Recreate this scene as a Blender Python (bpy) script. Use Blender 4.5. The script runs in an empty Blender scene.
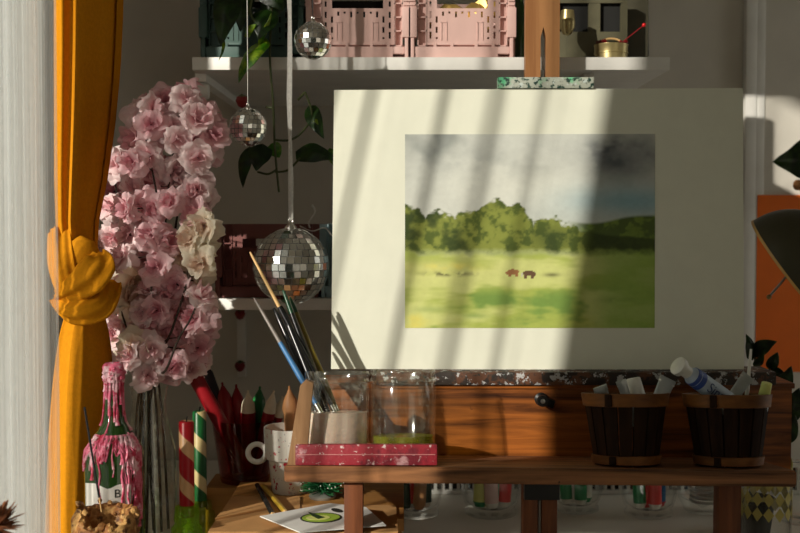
import bpy, bmesh, math, random
import numpy as np
from mathutils import Vector, Matrix, Euler
R = random.Random(7)
PI = math.pi
SC = bpy.context.scene
COL = SC.collection
# ------------------------------------------------------------------ camera
ZC = 1.19; F = 50/36*800; PITCH = math.atan(44/F)
cam = bpy.data.cameras.new('camera'); camo = bpy.data.objects.new('camera', cam); COL.objects.link(camo)
camo.location = (0, 0, ZC); camo.rotation_euler = (PI/2 - PITCH, 0, 0)
cam.lens = 50; cam.sensor_width = 36; cam.clip_start = .01
cam.dof.use_dof = True; cam.dof.focus_distance = 1.40; cam.dof.aperture_fstop = 7.0
SC.camera = camo
def ray(px, py):
    a = (px-400)/F; b = (266.5-py)/F
    return Vector((a, math.cos(PITCH)+b*math.sin(PITCH), -math.sin(PITCH)+b*math.cos(PITCH)))
def P(px, py, d):                       # point at distance d (world y) seen at a pixel
    r = ray(px, py); r = r*(d/r.y); return Vector((r.x, r.y, r.z+ZC))
def G(px, py, z):                       # point on the horizontal plane z
    r = ray(px, py); r = r*((z-ZC)/r.z); return Vector((r.x, r.y, r.z+ZC))
def S(n, d): return n*d/F               # n pixels at distance d, in metres
# ------------------------------------------------------------------ objects
W = {}
def tag(o, label, cat, group=None):
    o['label'] = label; o['category'] = cat
    if group: o['group'] = group
    return o
def thing(name, label, cat, loc, rot=(0,0,0), group=None):
    o = bpy.data.objects.new(name, None); COL.objects.link(o)
    o.empty_display_size = .02
    o.location = loc; o.rotation_euler = rot
    W[o.name] = Matrix.Translation(Vector(loc)) @ Euler(rot).to_matrix().to_4x4()
    return tag(o, label, cat, group)
class MB:
    def __init__(s): s.bm = bmesh.new()
    def box(s, c, size, rot=None, bev=0.0):
        M = Matrix.Translation(Vector(c))
        if rot is not None: M = M @ (rot.to_4x4() if isinstance(rot, Matrix) else Euler(rot).to_matrix().to_4x4())
        t = bmesh.new()
        bmesh.ops.create_cube(t, size=1.0, matrix=Matrix.Diagonal((size[0], size[1], size[2], 1)))
        if bev > 0: bmesh.ops.bevel(t, geom=t.edges[:], offset=bev, segments=2, affect='EDGES', profile=.6)
        t.transform(M); s._merge(t); return s
    def bb(s, a, b, bev=0.0):           # box from corner to corner
        a = Vector(a); b = Vector(b)
        return s.box((a+b)/2, [abs(v) for v in (b-a)], None, bev)
    def _merge(s, t):
        m = bpy.data.meshes.new('tmp'); t.to_mesh(m); t.free(); s.bm.from_mesh(m); bpy.data.meshes.remove(m)
    def hexa(s, p, bev=0.0):            # p: 4 bottom (ccw), 4 top
        t = bmesh.new(); v = [t.verts.new(q) for q in p]
        for f in ((3,2,1,0),(4,5,6,7),(0,1,5,4),(1,2,6,5),(2,3,7,6),(3,0,4,7)): t.faces.new([v[i] for i in f])
        bmesh.ops.recalc_face_normals(t, faces=t.faces[:])
        if bev: bmesh.ops.bevel(t, geom=t.edges[:], offset=bev, segments=2, affect='EDGES')
        s._merge(t); return s
    def lathe(s, prof, c=(0,0,0), seg=32, M=None, jit=None, sx=1, sy=1):
        t = bmesh.new(); rings = []
        for k, (r, z) in enumerate(prof):
            if r < 1e-6: rings.append([t.verts.new((0,0,z))]); continue
            ring = []
            for i in range(seg):
                a = 2*PI*i/seg; rr = r*(jit(a, k) if jit else 1)
                ring.append(t.verts.new((rr*math.cos(a)*sx, rr*math.sin(a)*sy, z)))
            rings.append(ring)
        for A, B in zip(rings, rings[1:]):
            n = max(len(A), len(B))
            for i in range(n):
                j = (i+1) % n
                if len(A) == 1 and len(B) == 1: continue
                if len(A) == 1: t.faces.new((A[0], B[j], B[i]))
                elif len(B) == 1: t.faces.new((A[i], A[j], B[0]))
                else: t.faces.new((A[i], A[j], B[j], B[i]))
        M2 = Matrix.Translation(Vector(c))
        if M is not None: M2 = M2 @ M.to_4x4()
        t.transform(M2); s._merge(t); return s
    def tube(s, pts, r, seg=8, flat=1.0):
        pts = [Vector(p) for p in pts]; n = len(pts)
        rr = r if isinstance(r, (list, tuple)) else [r]*n
        t = bmesh.new(); rings = []; up = Vector((0.13, .2, .97))
        for i, p in enumerate(pts):
            d = (pts[min(i+1, n-1)]-pts[max(i-1, 0)]).normalized()
            if abs(d.dot(up)) > .98: up = Vector((1, .1, .05))
            x = d.cross(up).normalized(); y = x.cross(d).normalized(); up = y
            rings.append([t.verts.new(p + (x*math.cos(2*PI*k/seg) + y*flat*math.sin(2*PI*k/seg))*rr[i]) for k in range(seg)])
        for A, B in zip(rings, rings[1:]):
            for k in range(seg): t.faces.new((A[k], A[(k+1)%seg], B[(k+1)%seg], B[k]))
        t.faces.new(rings[0][::-1]); t.faces.new(rings[-1])
        bmesh.ops.recalc_face_normals(t, faces=t.faces[:])
        s._merge(t); return s
    def prism(s, pts, vec):
        t = bmesh.new(); a = [t.verts.new(Vector(p)) for p in pts]; b = [t.verts.new(Vector(p)+Vector(vec)) for p in pts]
        n = len(a); t.faces.new(a); t.faces.new(b[::-1])
        for i in range(n): t.faces.new((a[i], b[i], b[(i+1)%n], a[(i+1)%n]))
        bmesh.ops.recalc_face_normals(t, faces=t.faces[:])
        s._merge(t); return s
    def grid(s, fn, nu, nv, wrap=False):
        t = bmesh.new(); V = [[t.verts.new(fn(u/(nu if wrap else max(nu-1,1)), v/(nv-1))) for v in range(nv)] for u in range(nu)]
        for i in range(nu if wrap else nu-1):
            for j in range(nv-1):
                k = (i+1) % nu
                t.faces.new((V[i][j], V[k][j], V[k][j+1], V[i][j+1]))
        s._merge(t); return s
    def holes(s, x0, x1, z0, z1, y0, y1, hs):   # a slab in x,z with rectangular holes
        xs = sorted({x0, x1, *[h[0] for h in hs], *[h[1] for h in hs]}); zs = sorted({z0, z1, *[h[2] for h in hs], *[h[3] for h in hs]})
        xs = [x for x in xs if x0 <= x <= x1]; zs = [z for z in zs if z0 <= z <= z1]
        t = bmesh.new(); vs = {}
        def V(x, z):
            if (x, z) not in vs: vs[(x, z)] = t.verts.new((x, y0, z))
            return vs[(x, z)]
        fs = []
        for a, b in zip(xs, xs[1:]):
            for c, d in zip(zs, zs[1:]):
                mx, mz = (a+b)/2, (c+d)/2
                if any(h[0] < mx < h[1] and h[2] < mz < h[3] for h in hs): continue
                fs.append(t.faces.new((V(a, c), V(b, c), V(b, d), V(a, d))))
        r = bmesh.ops.extrude_face_region(t, geom=fs)
        bmesh.ops.translate(t, verts=[g for g in r['geom'] if isinstance(g, bmesh.types.BMVert)], vec=(0, y1-y0, 0))
        for f in [f for f in t.faces if False]: pass
        bmesh.ops.recalc_face_normals(t, faces=t.faces[:])
        s._merge(t); return s
    def build(s, name, mat, parent=None, local=False, ang=40, smooth=True, origin=None):
        bm = s.bm
        if parent is not None and not local: bm.transform(W[parent.name].inverted())
        loc = Vector((0,0,0))
        if parent is None:
            xs = [v.co for v in bm.verts]
            lo = Vector([min(c[i] for c in xs) for i in range(3)]); hi = Vector([max(c[i] for c in xs) for i in range(3)])
            loc = Vector(((lo.x+hi.x)/2, (lo.y+hi.y)/2, lo.z)) if origin is None else Vector(origin)
            bm.transform(Matrix.Translation(-loc))
        for f in bm.faces: f.smooth = smooth
        lim = math.radians(ang)
        for e in bm.edges:
            if len(e.link_faces) == 2 and e.calc_face_angle(0) > lim: e.smooth = False
        me = bpy.data.meshes.new(name); bm.to_mesh(me); bm.free()
        me.materials.append(mat)
        o = bpy.data.objects.new(name, me); COL.objects.link(o)
        if parent is not None: o.parent = parent; W[o.name] = W[parent.name].copy()
        else: o.location = loc; W[o.name] = Matrix.Translation(loc)
        return o
def struct(name, mb, mat):
    o = mb.build(name, mat); o['kind'] = 'structure'; o['label'] = name.replace('_', ' '); o['category'] = name.split('_')[0]; return o
def dup(root, loc, label, rot=None, group=None, mats=None):
    r = root.copy(); COL.objects.link(r); r.location = loc
    if rot is not None: r.rotation_euler = rot
    r['label'] = label
    if group: r['group'] = group
    for ch in list(root.children):
        c = ch.copy(); COL.objects.link(c); c.parent = r
        if mats:
            c.data = ch.data.copy(); c.data.materials[0] = mats.get(ch.name.split('.')[0], ch.data.materials[0])
        for g in list(ch.children):
            d = g.copy(); COL.objects.link(d); d.parent = c
    return r
def text_mb(txt, size, fn, font_ext=0.0):
    cu = bpy.data.curves.new('txt', 'FONT'); cu.body = txt; cu.size = size; cu.extrude = font_ext; cu.align_x = 'CENTER'; cu.align_y = 'CENTER'
    o = bpy.data.objects.new('txt', cu); COL.objects.link(o)
    dg = bpy.context.evaluated_depsgraph_get(); me = bpy.data.meshes.new_from_object(o.evaluated_get(dg))
    mb = MB(); mb.bm.from_mesh(me); bpy.data.objects.remove(o); bpy.data.curves.remove(cu); bpy.data.meshes.remove(me)
    bmesh.ops.triangulate(mb.bm, faces=mb.bm.faces[:])
    bmesh.ops.subdivide_edges(mb.bm, edges=mb.bm.edges[:], cuts=1)
    for v in mb.bm.verts: v.co = fn(v.co)
    return mb
def smoothpts(pts, n=6):                # Catmull-Rom
    pts = [Vector(p) for p in pts]; out = []
    for i in range(len(pts)-1):
        a = pts[max(i-1,0)]; b = pts[i]; c = pts[i+1]; d = pts[min(i+2, len(pts)-1)]
        for k in range(n):
            t = k/n
            out.append(.5*((2*b)+(c-a)*t+(2*a-5*b+4*c-d)*t*t+(3*b-a-3*c+d)*t*t*t))
    out.append(pts[-1]); return out
def rot_to(d):                          # matrix whose z axis is d
    return Vector(d).to_track_quat('Z', 'Y').to_matrix()
# ------------------------------------------------------------------ materials
def srgb(*c): return tuple((v/255/12.92 if v/255 <= .04045 else ((v/255+.055)/1.055)**2.4) for v in c)
def newmat(name):
    m = bpy.data.materials.new(name); m.use_nodes = True; nt = m.node_tree
    for n in list(nt.nodes): nt.nodes.remove(n)
    return m, nt, nt.nodes.new('ShaderNodeOutputMaterial')
def lk(nt, a, b): nt.links.new(a, b)
def coords(nt, scale=(1,1,1), kind='Object'):
    tc = nt.nodes.new('ShaderNodeTexCoord'); mp = nt.nodes.new('ShaderNodeMapping'); mp.inputs['Scale'].default_value = scale
    lk(nt, tc.outputs[kind], mp.inputs[0]); return mp.outputs[0]
def noise(nt, vec, scale, detail=3, rough=.55, dist=0):
    n = nt.nodes.new('ShaderNodeTexNoise'); n.inputs['Scale'].default_value = scale; n.inputs['Detail'].default_value = detail
    n.inputs['Roughness'].default_value = rough; n.inputs['Distortion'].default_value = dist
    lk(nt, vec, n.inputs['Vector']); return n.outputs['Fac']
def ramp(nt, fac, stops):
    r = nt.nodes.new('ShaderNodeValToRGB'); el = r.color_ramp.elements
    while len(el) < len(stops): el.new(.5)
    for e, (p, c) in zip(el, stops): e.position = p; e.color = (*c[:3], 1)
    lk(nt, fac, r.inputs[0]); return r.outputs[0]
def mixc(nt, fac, a, b):
    m = nt.nodes.new('ShaderNodeMix'); m.data_type = 'RGBA'
    if hasattr(fac, 'links'): lk(nt, fac, m.inputs[0])
    else: m.inputs[0].default_value = fac
    for k, v in ((6, a), (7, b)):
        if hasattr(v, 'links'): lk(nt, v, m.inputs[k])
        else: m.inputs[k].default_value = (*v[:3], 1)
    return m.outputs[2]
def bump(nt, fac, s, dist=.002):
    b = nt.nodes.new('ShaderNodeBump'); b.inputs['Strength'].default_value = s; b.inputs['Distance'].default_value = dist
    lk(nt, fac, b.inputs['Height']); return b.outputs[0]
def prin(nt, out, col, rough=.5, metal=0, nrm=None, spec=.5, sss=0):
    b = nt.nodes.new('ShaderNodeBsdfPrincipled')
    if hasattr(col, 'links'): lk(nt, col, b.inputs['Base Color'])
    else: b.inputs['Base Color'].default_value = (*col[:3], 1)
    b.inputs['Roughness'].default_value = rough; b.inputs['Metallic'].default_value = metal
    b.inputs['Specular IOR Level'].default_value = spec
    if sss: b.inputs['Subsurface Weight'].default_value = sss; b.inputs['Subsurface Radius'].default_value = (.01,.006,.004)
    if nrm is not None: lk(nt, nrm, b.inputs['Normal'])
    lk(nt, b.outputs[0], out.inputs[0]); return b
def M_plain(name, c, rough=.5, metal=0, var=.12, scale=40, bmp=.0, spec=.5, sss=0):
    m, nt, out = newmat(name); v = coords(nt); n = noise(nt, v, scale)
    lo = tuple(x*(1-var) for x in c); hi = tuple(min(1, x*(1+var)) for x in c)
    prin(nt, out, ramp(nt, n, [(.3, lo), (.7, hi)]), rough, metal, bump(nt, n, bmp) if bmp else None, spec, sss); return m
def M_wood(name, c1, c2, scale=(3,60,60), rough=.55, spots=None, bmp=.15, spec=.3):
    m, nt, out = newmat(name); v = coords(nt, scale); n = noise(nt, v, 1.0, 5, .6, .6)
    v2 = coords(nt, tuple(s*3 for s in scale)); n2 = noise(nt, v2, 1.3, 3)
    c = ramp(nt, n, [(.3, c1), (.5, tuple((a+b)/2 for a, b in zip(c1, c2))), (.7, c2)])
    c = mixc(nt, n2, c, tuple(x*.6 for x in c1)) if False else c
    if spots:
        v3 = coords(nt)
        for sc_, thr, colr in spots:
            k = noise(nt, v3, sc_, 4, .7); c = mixc(nt, ramp(nt, k, [(thr, (0,0,0)), (min(.99, thr+.04), (1,1,1))]), c, colr)
    prin(nt, out, c, rough, 0, bump(nt, n, bmp), spec); return m
def M_splat(name, base, layers, rough=.6, bmp=.4):
    m, nt, out = newmat(name); v = coords(nt); c = base; k = None
    for sc_, thr, w, colr in layers:
        k = noise(nt, v, sc_, 5, .65); c = mixc(nt, ramp(nt, k, [(thr, (0,0,0)), (min(.99, thr+w), (1,1,1))]), c, colr)
    prin(nt, out, c, rough, 0, bump(nt, k, bmp)); return m
def M_glass(name, tint=(1,1,1), ior=1.45, rough=.02, dirt=0, base=.0, dcol=(.75,.72,.62)):
    m, nt, out = newmat(name)
    tr = nt.nodes.new('ShaderNodeBsdfTransparent'); tr.inputs[0].default_value = (*tint, 1)
    gl = nt.nodes.new('ShaderNodeBsdfGlossy'); gl.inputs['Roughness'].default_value = rough
    fr = nt.nodes.new('ShaderNodeFresnel')          # same reflectance on both faces of the wall
    ge = nt.nodes.new('ShaderNodeNewGeometry'); mi = nt.nodes.new('ShaderNodeMix'); mi.inputs[2].default_value = ior; mi.inputs[3].default_value = 1/ior
    lk(nt, ge.outputs['Backfacing'], mi.inputs[0]); lk(nt, mi.outputs[0], fr.inputs[0])
    mx = nt.nodes.new('ShaderNodeMixShader'); lk(nt, fr.outputs[0], mx.inputs[0]); lk(nt, tr.outputs[0], mx.inputs[1]); lk(nt, gl.outputs[0], mx.inputs[2])
    o = mx.outputs[0]
    if dirt:
        df = nt.nodes.new('ShaderNodeBsdfDiffuse'); df.inputs[0].default_value = (*dcol,1)
        n = noise(nt, coords(nt), 90, 4, .7); r = ramp(nt, n, [(.5, (base,)*3), (.72, (dirt,)*3)])
        m2 = nt.nodes.new('ShaderNodeMixShader'); lk(nt, r, m2.inputs[0]); lk(nt, o, m2.inputs[1]); lk(nt, df.outputs[0], m2.inputs[2]); o = m2.outputs[0]
    lk(nt, o, out.inputs[0]); return m
def M_cloth(name, c, trans=.3, alpha=1.0, scale=300, var=.1):
    m, nt, out = newmat(name); n = noise(nt, coords(nt), scale, 2)
    col = ramp(nt, n, [(.3, tuple(x*(1-var) for x in c)), (.7, tuple(min(1,x*(1+var)) for x in c))])
    d = nt.nodes.new('ShaderNodeBsdfDiffuse'); t = nt.nodes.new('ShaderNodeBsdfTranslucent')
    lk(nt, col, d.inputs[0]); lk(nt, col, t.inputs[0])
    b = bump(nt, n, .15); lk(nt, b, d.inputs['Normal'])
    mx = nt.nodes.new('ShaderNodeMixShader'); mx.inputs[0].default_value = trans
    lk(nt, d.outputs[0], mx.inputs[1]); lk(nt, t.outputs[0], mx.inputs[2]); o = mx.outputs[0]
    if alpha < 1:
        tr = nt.nodes.new('ShaderNodeBsdfTransparent'); m2 = nt.nodes.new('ShaderNodeMixShader')
        v = coords(nt, (1,160,2.5)); k = noise(nt, v, 1, 3); rr = ramp(nt, k, [(.3, (alpha-.08,)*3), (.7, (alpha+.08,)*3)])
        lk(nt, rr, m2.inputs[0]); lk(nt, tr.outputs[0], m2.inputs[1]); lk(nt, o, m2.inputs[2]); o = m2.outputs[0]
    lk(nt, o, out.inputs[0]); return m
def M_stripe(name, c1, c2, pitch, turns_r):
    m, nt, out = newmat(name); tc = nt.nodes.new('ShaderNodeTexCoord'); sp = nt.nodes.new('ShaderNodeSeparateXYZ'); lk(nt, tc.outputs['Object'], sp.inputs[0])
    at = nt.nodes.new('ShaderNodeMath'); at.operation = 'ARCTAN2'; lk(nt, sp.outputs[1], at.inputs[0]); lk(nt, sp.outputs[0], at.inputs[1])
    z = nt.nodes.new('ShaderNodeMath'); z.operation = 'MULTIPLY_ADD'; lk(nt, sp.outputs[2], z.inputs[0]); z.inputs[1].default_value = 1/pitch; z.inputs[2].default_value = .3
    a = nt.nodes.new('ShaderNodeMath'); a.operation = 'MULTIPLY_ADD'; lk(nt, at.outputs[0], a.inputs[0]); a.inputs[1].default_value = turns_r/(2*PI); lk(nt, z.outputs[0], a.inputs[2])
    fr = nt.nodes.new('ShaderNodeMath'); fr.operation = 'FRACT'; lk(nt, a.outputs[0], fr.inputs[0])
    c = ramp(nt, fr.outputs[0], [(.0, c1), (.58, c1), (.60, c2), (.97, c2), (1, c1)])
    prin(nt, out, c, .35, 0, None, .4, .1); return m
def M_petal(name, c1, c2):
    m, nt, out = newmat(name); n = noise(nt, coords(nt), 60, 3)
    at = nt.nodes.new('ShaderNodeAttribute'); at.attribute_name = 'tone'
    col = mixc(nt, at.outputs['Fac'], c1, c2); col = mixc(nt, ramp(nt, n, [(.4,(0,0,0)),(.75,(.5,.5,.5))]), col, tuple(min(1,x*1.15) for x in c2))
    d = nt.nodes.new('ShaderNodeBsdfDiffuse'); t = nt.nodes.new('ShaderNodeBsdfTranslucent'); lk(nt, col, d.inputs[0]); lk(nt, col, t.inputs[0])
    mx = nt.nodes.new('ShaderNodeMixShader'); mx.inputs[0].default_value = .5; lk(nt, d.outputs[0], mx.inputs[1]); lk(nt, t.outputs[0], mx.inputs[2]); lk(nt, mx.outputs[0], out.inputs[0]); return m
def M_leaf(name, c1, c2):
    m, nt, out = newmat(name); n = noise(nt, coords(nt), 45, 4, .6, 1.2)
    col = ramp(nt, n, [(.42, c1), (.62, c2)])
    b = nt.nodes.new('ShaderNodeBsdfPrincipled'); lk(nt, col, b.inputs[0]); b.inputs['Roughness'].default_value = .35
    t = nt.nodes.new('ShaderNodeBsdfTranslucent'); lk(nt, col, t.inputs[0]); mx = nt.nodes.new('ShaderNodeMixShader'); mx.inputs[0].default_value = .35
    lk(nt, b.outputs[0], mx.inputs[1]); lk(nt, t.outputs[0], mx.inputs[2]); lk(nt, mx.outputs[0], out.inputs[0]); return m

K = dict(
 wall=M_plain('wall_paint', (.64,.60,.53), .85, 0, .04, 14, .05),
 white=M_plain('white_paint', (.78,.76,.72), .5, 0, .05, 20),
 floor=M_wood('floor_boards', (.035,.02,.012), (.07,.04,.025), (2,30,30)),
 desk=M_plain('desk_laminate', (.84,.80,.72), .4, 0, .05, 8),
 sheer=M_cloth('sheer_voile', (.90,.92,.91), .65, .29, 60, .04),
 mustard=M_cloth('mustard_cotton', srgb(198,130,26), .05, 1.0, 220, .07),
 easel=M_wood('easel_wood', srgb(40,14,5), srgb(178,102,42), (4,70,70), .45, [(60,.70,srgb(60,34,20))]),
 easel_light=M_wood('easel_light_wood', srgb(140,92,54), srgb(178,128,82), (60,60,3), .5),
 ledge=M_wood('ledge_wood', srgb(56,32,19), srgb(174,118,76), (5,80,80), .6, [(45,.68,srgb(60,42,34)), (120,.73,srgb(200,190,180))]),
 leg=M_wood('leg_wood', srgb(74,38,20), srgb(136,78,44), (70,70,5), .55, [(70,.72,srgb(60,40,30))]),
 strut=M_wood('strut_wood', srgb(130,94,62), srgb(172,132,94), (60,60,8), .6, [(150,.7,srgb(205,195,180))]),
 tray=M_splat('tray_paint', srgb(46,34,28), [(28,.5,.05,srgb(96,58,36)), (90,.56,.03,srgb(188,186,186)), (140,.6,.03,srgb(24,40,36))]),
 clamp=M_splat('clamp_paint', srgb(176,180,166), [(18,.5,.1,srgb(96,196,142)), (190,.53,.04,srgb(30,62,52)), (120,.60,.03,srgb(196,206,200))]),
 redp=M_splat('red_paint', srgb(150,28,44), [(30,.5,.08,srgb(112,16,34)), (36,.60,.08,srgb(186,140,142)), (160,.61,.03,srgb(215,190,186))]),
 paper=M_plain('mount_board', (.80,.80,.67), .8, 0, .02, 30),
 black=M_plain('black_plastic', (.012,.012,.012), .35),
 steel=M_plain('steel', (.55,.55,.53), .3, 1),
 brass=M_plain('brass', (.55,.40,.18), .3, 1),
 glass=M_glass('clear_glass', (.985,.99,.985)),
 jarglass=M_glass('stained_jar_glass', (.985,.99,.98), 1.5, .10, .16, .01),
 jarglass2=M_glass('jar_glass', (.98,.99,.97), 1.5, .10, .05, .005),
 vaseglass=M_glass('vase_glass', (.97,.98,.96), 1.5, .08, .12, .01),
 milky=M_plain('milky_water', srgb(246,222,204), .25, 0, .04, 20, 0, .5, .3),
 greenliq=M_glass('green_water', (.66,.64,.10), 1.33, .02, .45, .35, (.42,.40,.04)),
 stave=M_wood('basket_stave', (.010,.005,.003), (.035,.015,.006), (90,90,6), .8, None, .15, .1),
 hoop=M_wood('basket_hoop', srgb(84,48,20), srgb(140,88,38), (20,20,80), .55),
 pink=M_plain('pink_plastic', srgb(216,178,170), .5, 0, .03),
 dusty=M_plain('dusty_rose_plastic', srgb(120,72,68), .5, 0, .05),
 teal=M_plain('dark_teal_plastic', srgb(58,84,78), .5, 0, .05),
 blue=M_plain('pale_blue_plastic', srgb(150,176,182), .5, 0, .05),
 mirror=M_plain('mirror_tile', (.95,.95,.93), .16, 1, .02),
 grout=M_plain('grey_grout', (.22,.22,.21), .5),
 silver=M_plain('silver', (.75,.74,.7), .25, 1),
 ribbon=M_cloth('white_ribbon', (.82,.80,.76), .3),
 mug=M_splat('speckled_mug', (.80,.77,.70), [(130,.635,.02,srgb(205,50,64)), (230,.64,.02,srgb(110,90,100)), (95,.615,.015,srgb(190,40,60))], .25, 0),
 cardboard=M_plain('cardboard', srgb(196,146,90), .85, 0, .1, 25),
 tablewood=M_wood('pale_table_wood', srgb(150,100,50), srgb(196,142,78), (5,50,50), .5),
 card=M_plain('white_card', (.78,.77,.74), .7, 0, .03),
 avo=M_plain('lime_ink', srgb(150,178,60), .7), avod=M_plain('dark_green_ink', srgb(34,58,24), .7), ink=M_plain('dark_ink', srgb(40,40,34), .7),
 bristle=M_plain('green_bristle', srgb(28,104,58), .6, 0, .3, 60), snow=M_plain('pot_silver', (.35,.34,.30), .4, .6),
 wax=M_splat('pink_wax', srgb(226,110,140), [(70,.50,.08,srgb(190,30,70)), (60,.52,.06,srgb(240,190,200))], .35, .3),
 bottle=M_plain('green_bottle_glass', (.022,.062,.012), .06, 0, .1, 40, 0, .6),
 label=M_plain('paper_label', (.80,.77,.72), .7),
 bark=M_splat('golden_bark', srgb(150,96,44), [(50,.48,.1,srgb(206,160,96)), (80,.56,.06,srgb(92,54,22))], .6, 1.0),
 dry=M_plain('dried_petal', srgb(132,76,40), .8, 0, .35, 50),
 stem=M_plain('dark_stem', (.035,.02,.012), .7),
 petal=M_petal('pink_petal', srgb(222,140,158), srgb(246,212,216)), petal2=M_petal('pale_pink_petal', srgb(236,182,190), srgb(248,228,228)), petal3=M_petal('cream_petal', srgb(226,190,170), srgb(244,234,216)),
 leafb=M_leaf('variegated_leaf', srgb(58,110,14), srgb(150,180,40)), leafd=M_leaf('dark_leaf', srgb(22,44,14), srgb(40,72,20)), vine=M_plain('vine_stem', srgb(58,66,26), .6),
 lime=M_glass('lime_glass', (.72,.97,.25), 1.45, .10, .40, .25, (.50,.80,.08)), yel=M_glass('yellow_green_glass', (.75,.85,.3), 1.45, .05, .3, .2, (.42,.46,.08)),
 cred=M_plain('red_candle', srgb(140,12,24), .4, 0, .08, 30, 0, .4, .1), cgreen=M_plain('green_candle', srgb(22,104,48), .4), ccream=M_plain('cream_candle', srgb(232,216,190), .45), cbees=M_plain('tan_candle', srgb(196,140,92), .5), cdark=M_plain('dark_candle', srgb(30,20,34), .5),
 redglass=M_glass('dark_red_glass', (.74,.45,.42), 1.45, .03),
 strr=M_stripe('red_cream_stripe', srgb(176,16,30), srgb(226,180,132), .052, 1), strg=M_stripe('green_cream_stripe', srgb(20,92,44), srgb(214,190,140), .052, 1),
 orange=M_plain('orange_poster', srgb(236,112,22), .7, 0, .04, 20), lampd=M_plain('olive_lamp', srgb(64,60,40), .45, .1, .05), lampr=M_plain('lamp_rim', srgb(214,170,100), .4),
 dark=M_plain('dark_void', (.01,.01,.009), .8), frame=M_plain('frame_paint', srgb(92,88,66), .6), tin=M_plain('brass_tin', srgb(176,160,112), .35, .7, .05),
 red=M_plain('glossy_red', srgb(214,24,30), .3), gold=M_plain('gold_foil', srgb(206,170,96), .35, .6, .3, 30), goldp=M_plain('gold_print', srgb(190,176,96), .5),
 p_red=M_plain('red_pen', srgb(224,52,48), .4), p_green=M_plain('green_pen', srgb(30,140,86), .4), p_yel=M_plain('yellow_pen', srgb(244,208,40), .4), p_white=M_plain('white_pen', srgb(232,228,220), .4), p_pink=M_plain('pale_pink_pen', srgb(228,196,190), .4), p_blue=M_plain('blue_pen', srgb(24,110,170), .4), p_lime=M_plain('pale_lime_pen', srgb(216,220,130), .4), p_dk=M_plain('dark_green_pen', srgb(20,60,40), .4),
 tube=M_plain('paint_tube', srgb(176,180,180), .35, .3), cap=M_plain('white_cap', srgb(220,218,210), .4), blueband=M_plain('blue_band', srgb(50,76,150), .5), tlabel=M_plain('tube_label', srgb(176,190,206), .6), bluetext=M_plain('blue_text', srgb(30,50,110), .6),
 hb=M_plain('blue_handle', srgb(64,120,176), .35), hg=M_plain('dark_green_handle', srgb(20,70,44), .3), hk=M_plain('black_handle', (.012,.012,.014), .25), hw=M_plain('bare_wood_handle', srgb(222,180,120), .5), hs=M_plain('grey_handle', srgb(140,130,124), .4), ho=M_plain('olive_handle', srgb(120,104,36), .35),
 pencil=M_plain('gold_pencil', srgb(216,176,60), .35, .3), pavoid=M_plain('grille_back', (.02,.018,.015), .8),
)
# ================================================================== the room
YW = 2.06; YR = 2.045                     # back wall of the deep shelf alcove, wall right of the post
XW = -.60; XO = -.72                      # left wall: room face, outer face
NJ, FJ, HEAD = .40, 1.205, 2.158           # window opening: near jamb, far jamb, head
struct('floor', MB().bb((-.72,-2.6,-.05),(1.52,2.2,0)), K['floor'])
struct('ceiling', MB().bb((-.72,-2.6,2.5),(1.52,2.2,2.56)), K['wall'])
a = P(745.5,100,2.04); b = P(765.5,100,2.04); c = P(757,100,2.04)
struct('wall_back', MB().bb((-.72,YW,0),(c.x,2.2,2.5)).bb((c.x,YR,0),(1.42,2.2,2.5)), K['wall'])
struct('wall_left', MB().bb((XO,-2.6,0),(XW,NJ,2.5)).bb((XO,NJ,HEAD),(XW,FJ,2.5)).bb((XO,FJ,0),(XW,YW,2.5)), K['wall'])
struct('wall_right', MB().bb((1.42,-2.6,0),(1.52,1.42,2.5)).bb((1.42,1.42,0),(1.52,2.2,.62)).bb((1.42,1.42,1.75),(1.52,2.2,2.5)).bb((1.42,1.98,.62),(1.52,2.2,1.75)), K['wall'])
# white door post where the wall steps back
struct('trim_1', MB().bb((a.x,2.04,0),(c.x,YW,2.5),.003).bb((c.x-.001,2.042,0),(b.x,YW,2.5),.002), K['white'])
# added slab out of view above the crates, keeps sun off the back wall
struct('shade_slab', MB().bb((-.45,1.575,ZC+.45),(.31,YW,ZC+.47)), K['white'])
# window frame in the opening
w = MB()
for y0,y1,z0,z1 in ((NJ-.0,NJ+.004,0,HEAD),(FJ-.05,FJ,0,HEAD)): w.bb((XO+.0,y0,z0),(XO+.05,y1,z1))
w.bb((XO,NJ,0),(XO+.05,FJ,.09))
struct('window_1', w, K['white'])
w = MB()
for y0,y1,z0,z1 in ((1.42,1.45,.62,1.75),(1.95,1.98,.62,1.75),(1.45,1.95,.62,.65),(1.45,1.95,1.72,1.75)): w.bb((1.46,y0,z0),(1.50,y1,z1))
struct('window_2', w, K['white'])

# ---------------- desk under everything
ZD = ZC-.44
st_=thing('window_bench','narrow white bench at the window under the wine bottle','bench',(-.305,1.13,0))
MB().bb((-.376,.96,ZD-.025),(-.236,1.318,ZD),.002).build('bench_top',K['desk'],st_)
for x in (-.362,-.25):
    for y in (.975,1.303): MB().bb((x-.011,y-.011,0),(x+.011,y+.011,ZD-.025)).build('leg',K['white'],st_)
d = thing('desk','long white desk standing against the back wall under the easel','desk',(.25,1.58,0))
MB().bb((-.56,1.425,ZD-.03),(-.2345,YR-.003,ZD)).bb((-.318,1.325,ZD-.03),(-.2345,1.425,ZD)).bb((-.2345,1.295,ZD-.03),(1.3,YR-.003,ZD)).build('desktop',K['desk'],d)
for x,yy in ((-.53,1.45),(1.27,1.33)):
    for y in (yy,1.77): MB().bb((x-.02,y-.02,0),(x+.02,y+.02,ZD-.03)).build('leg',K['white'],d)
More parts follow.
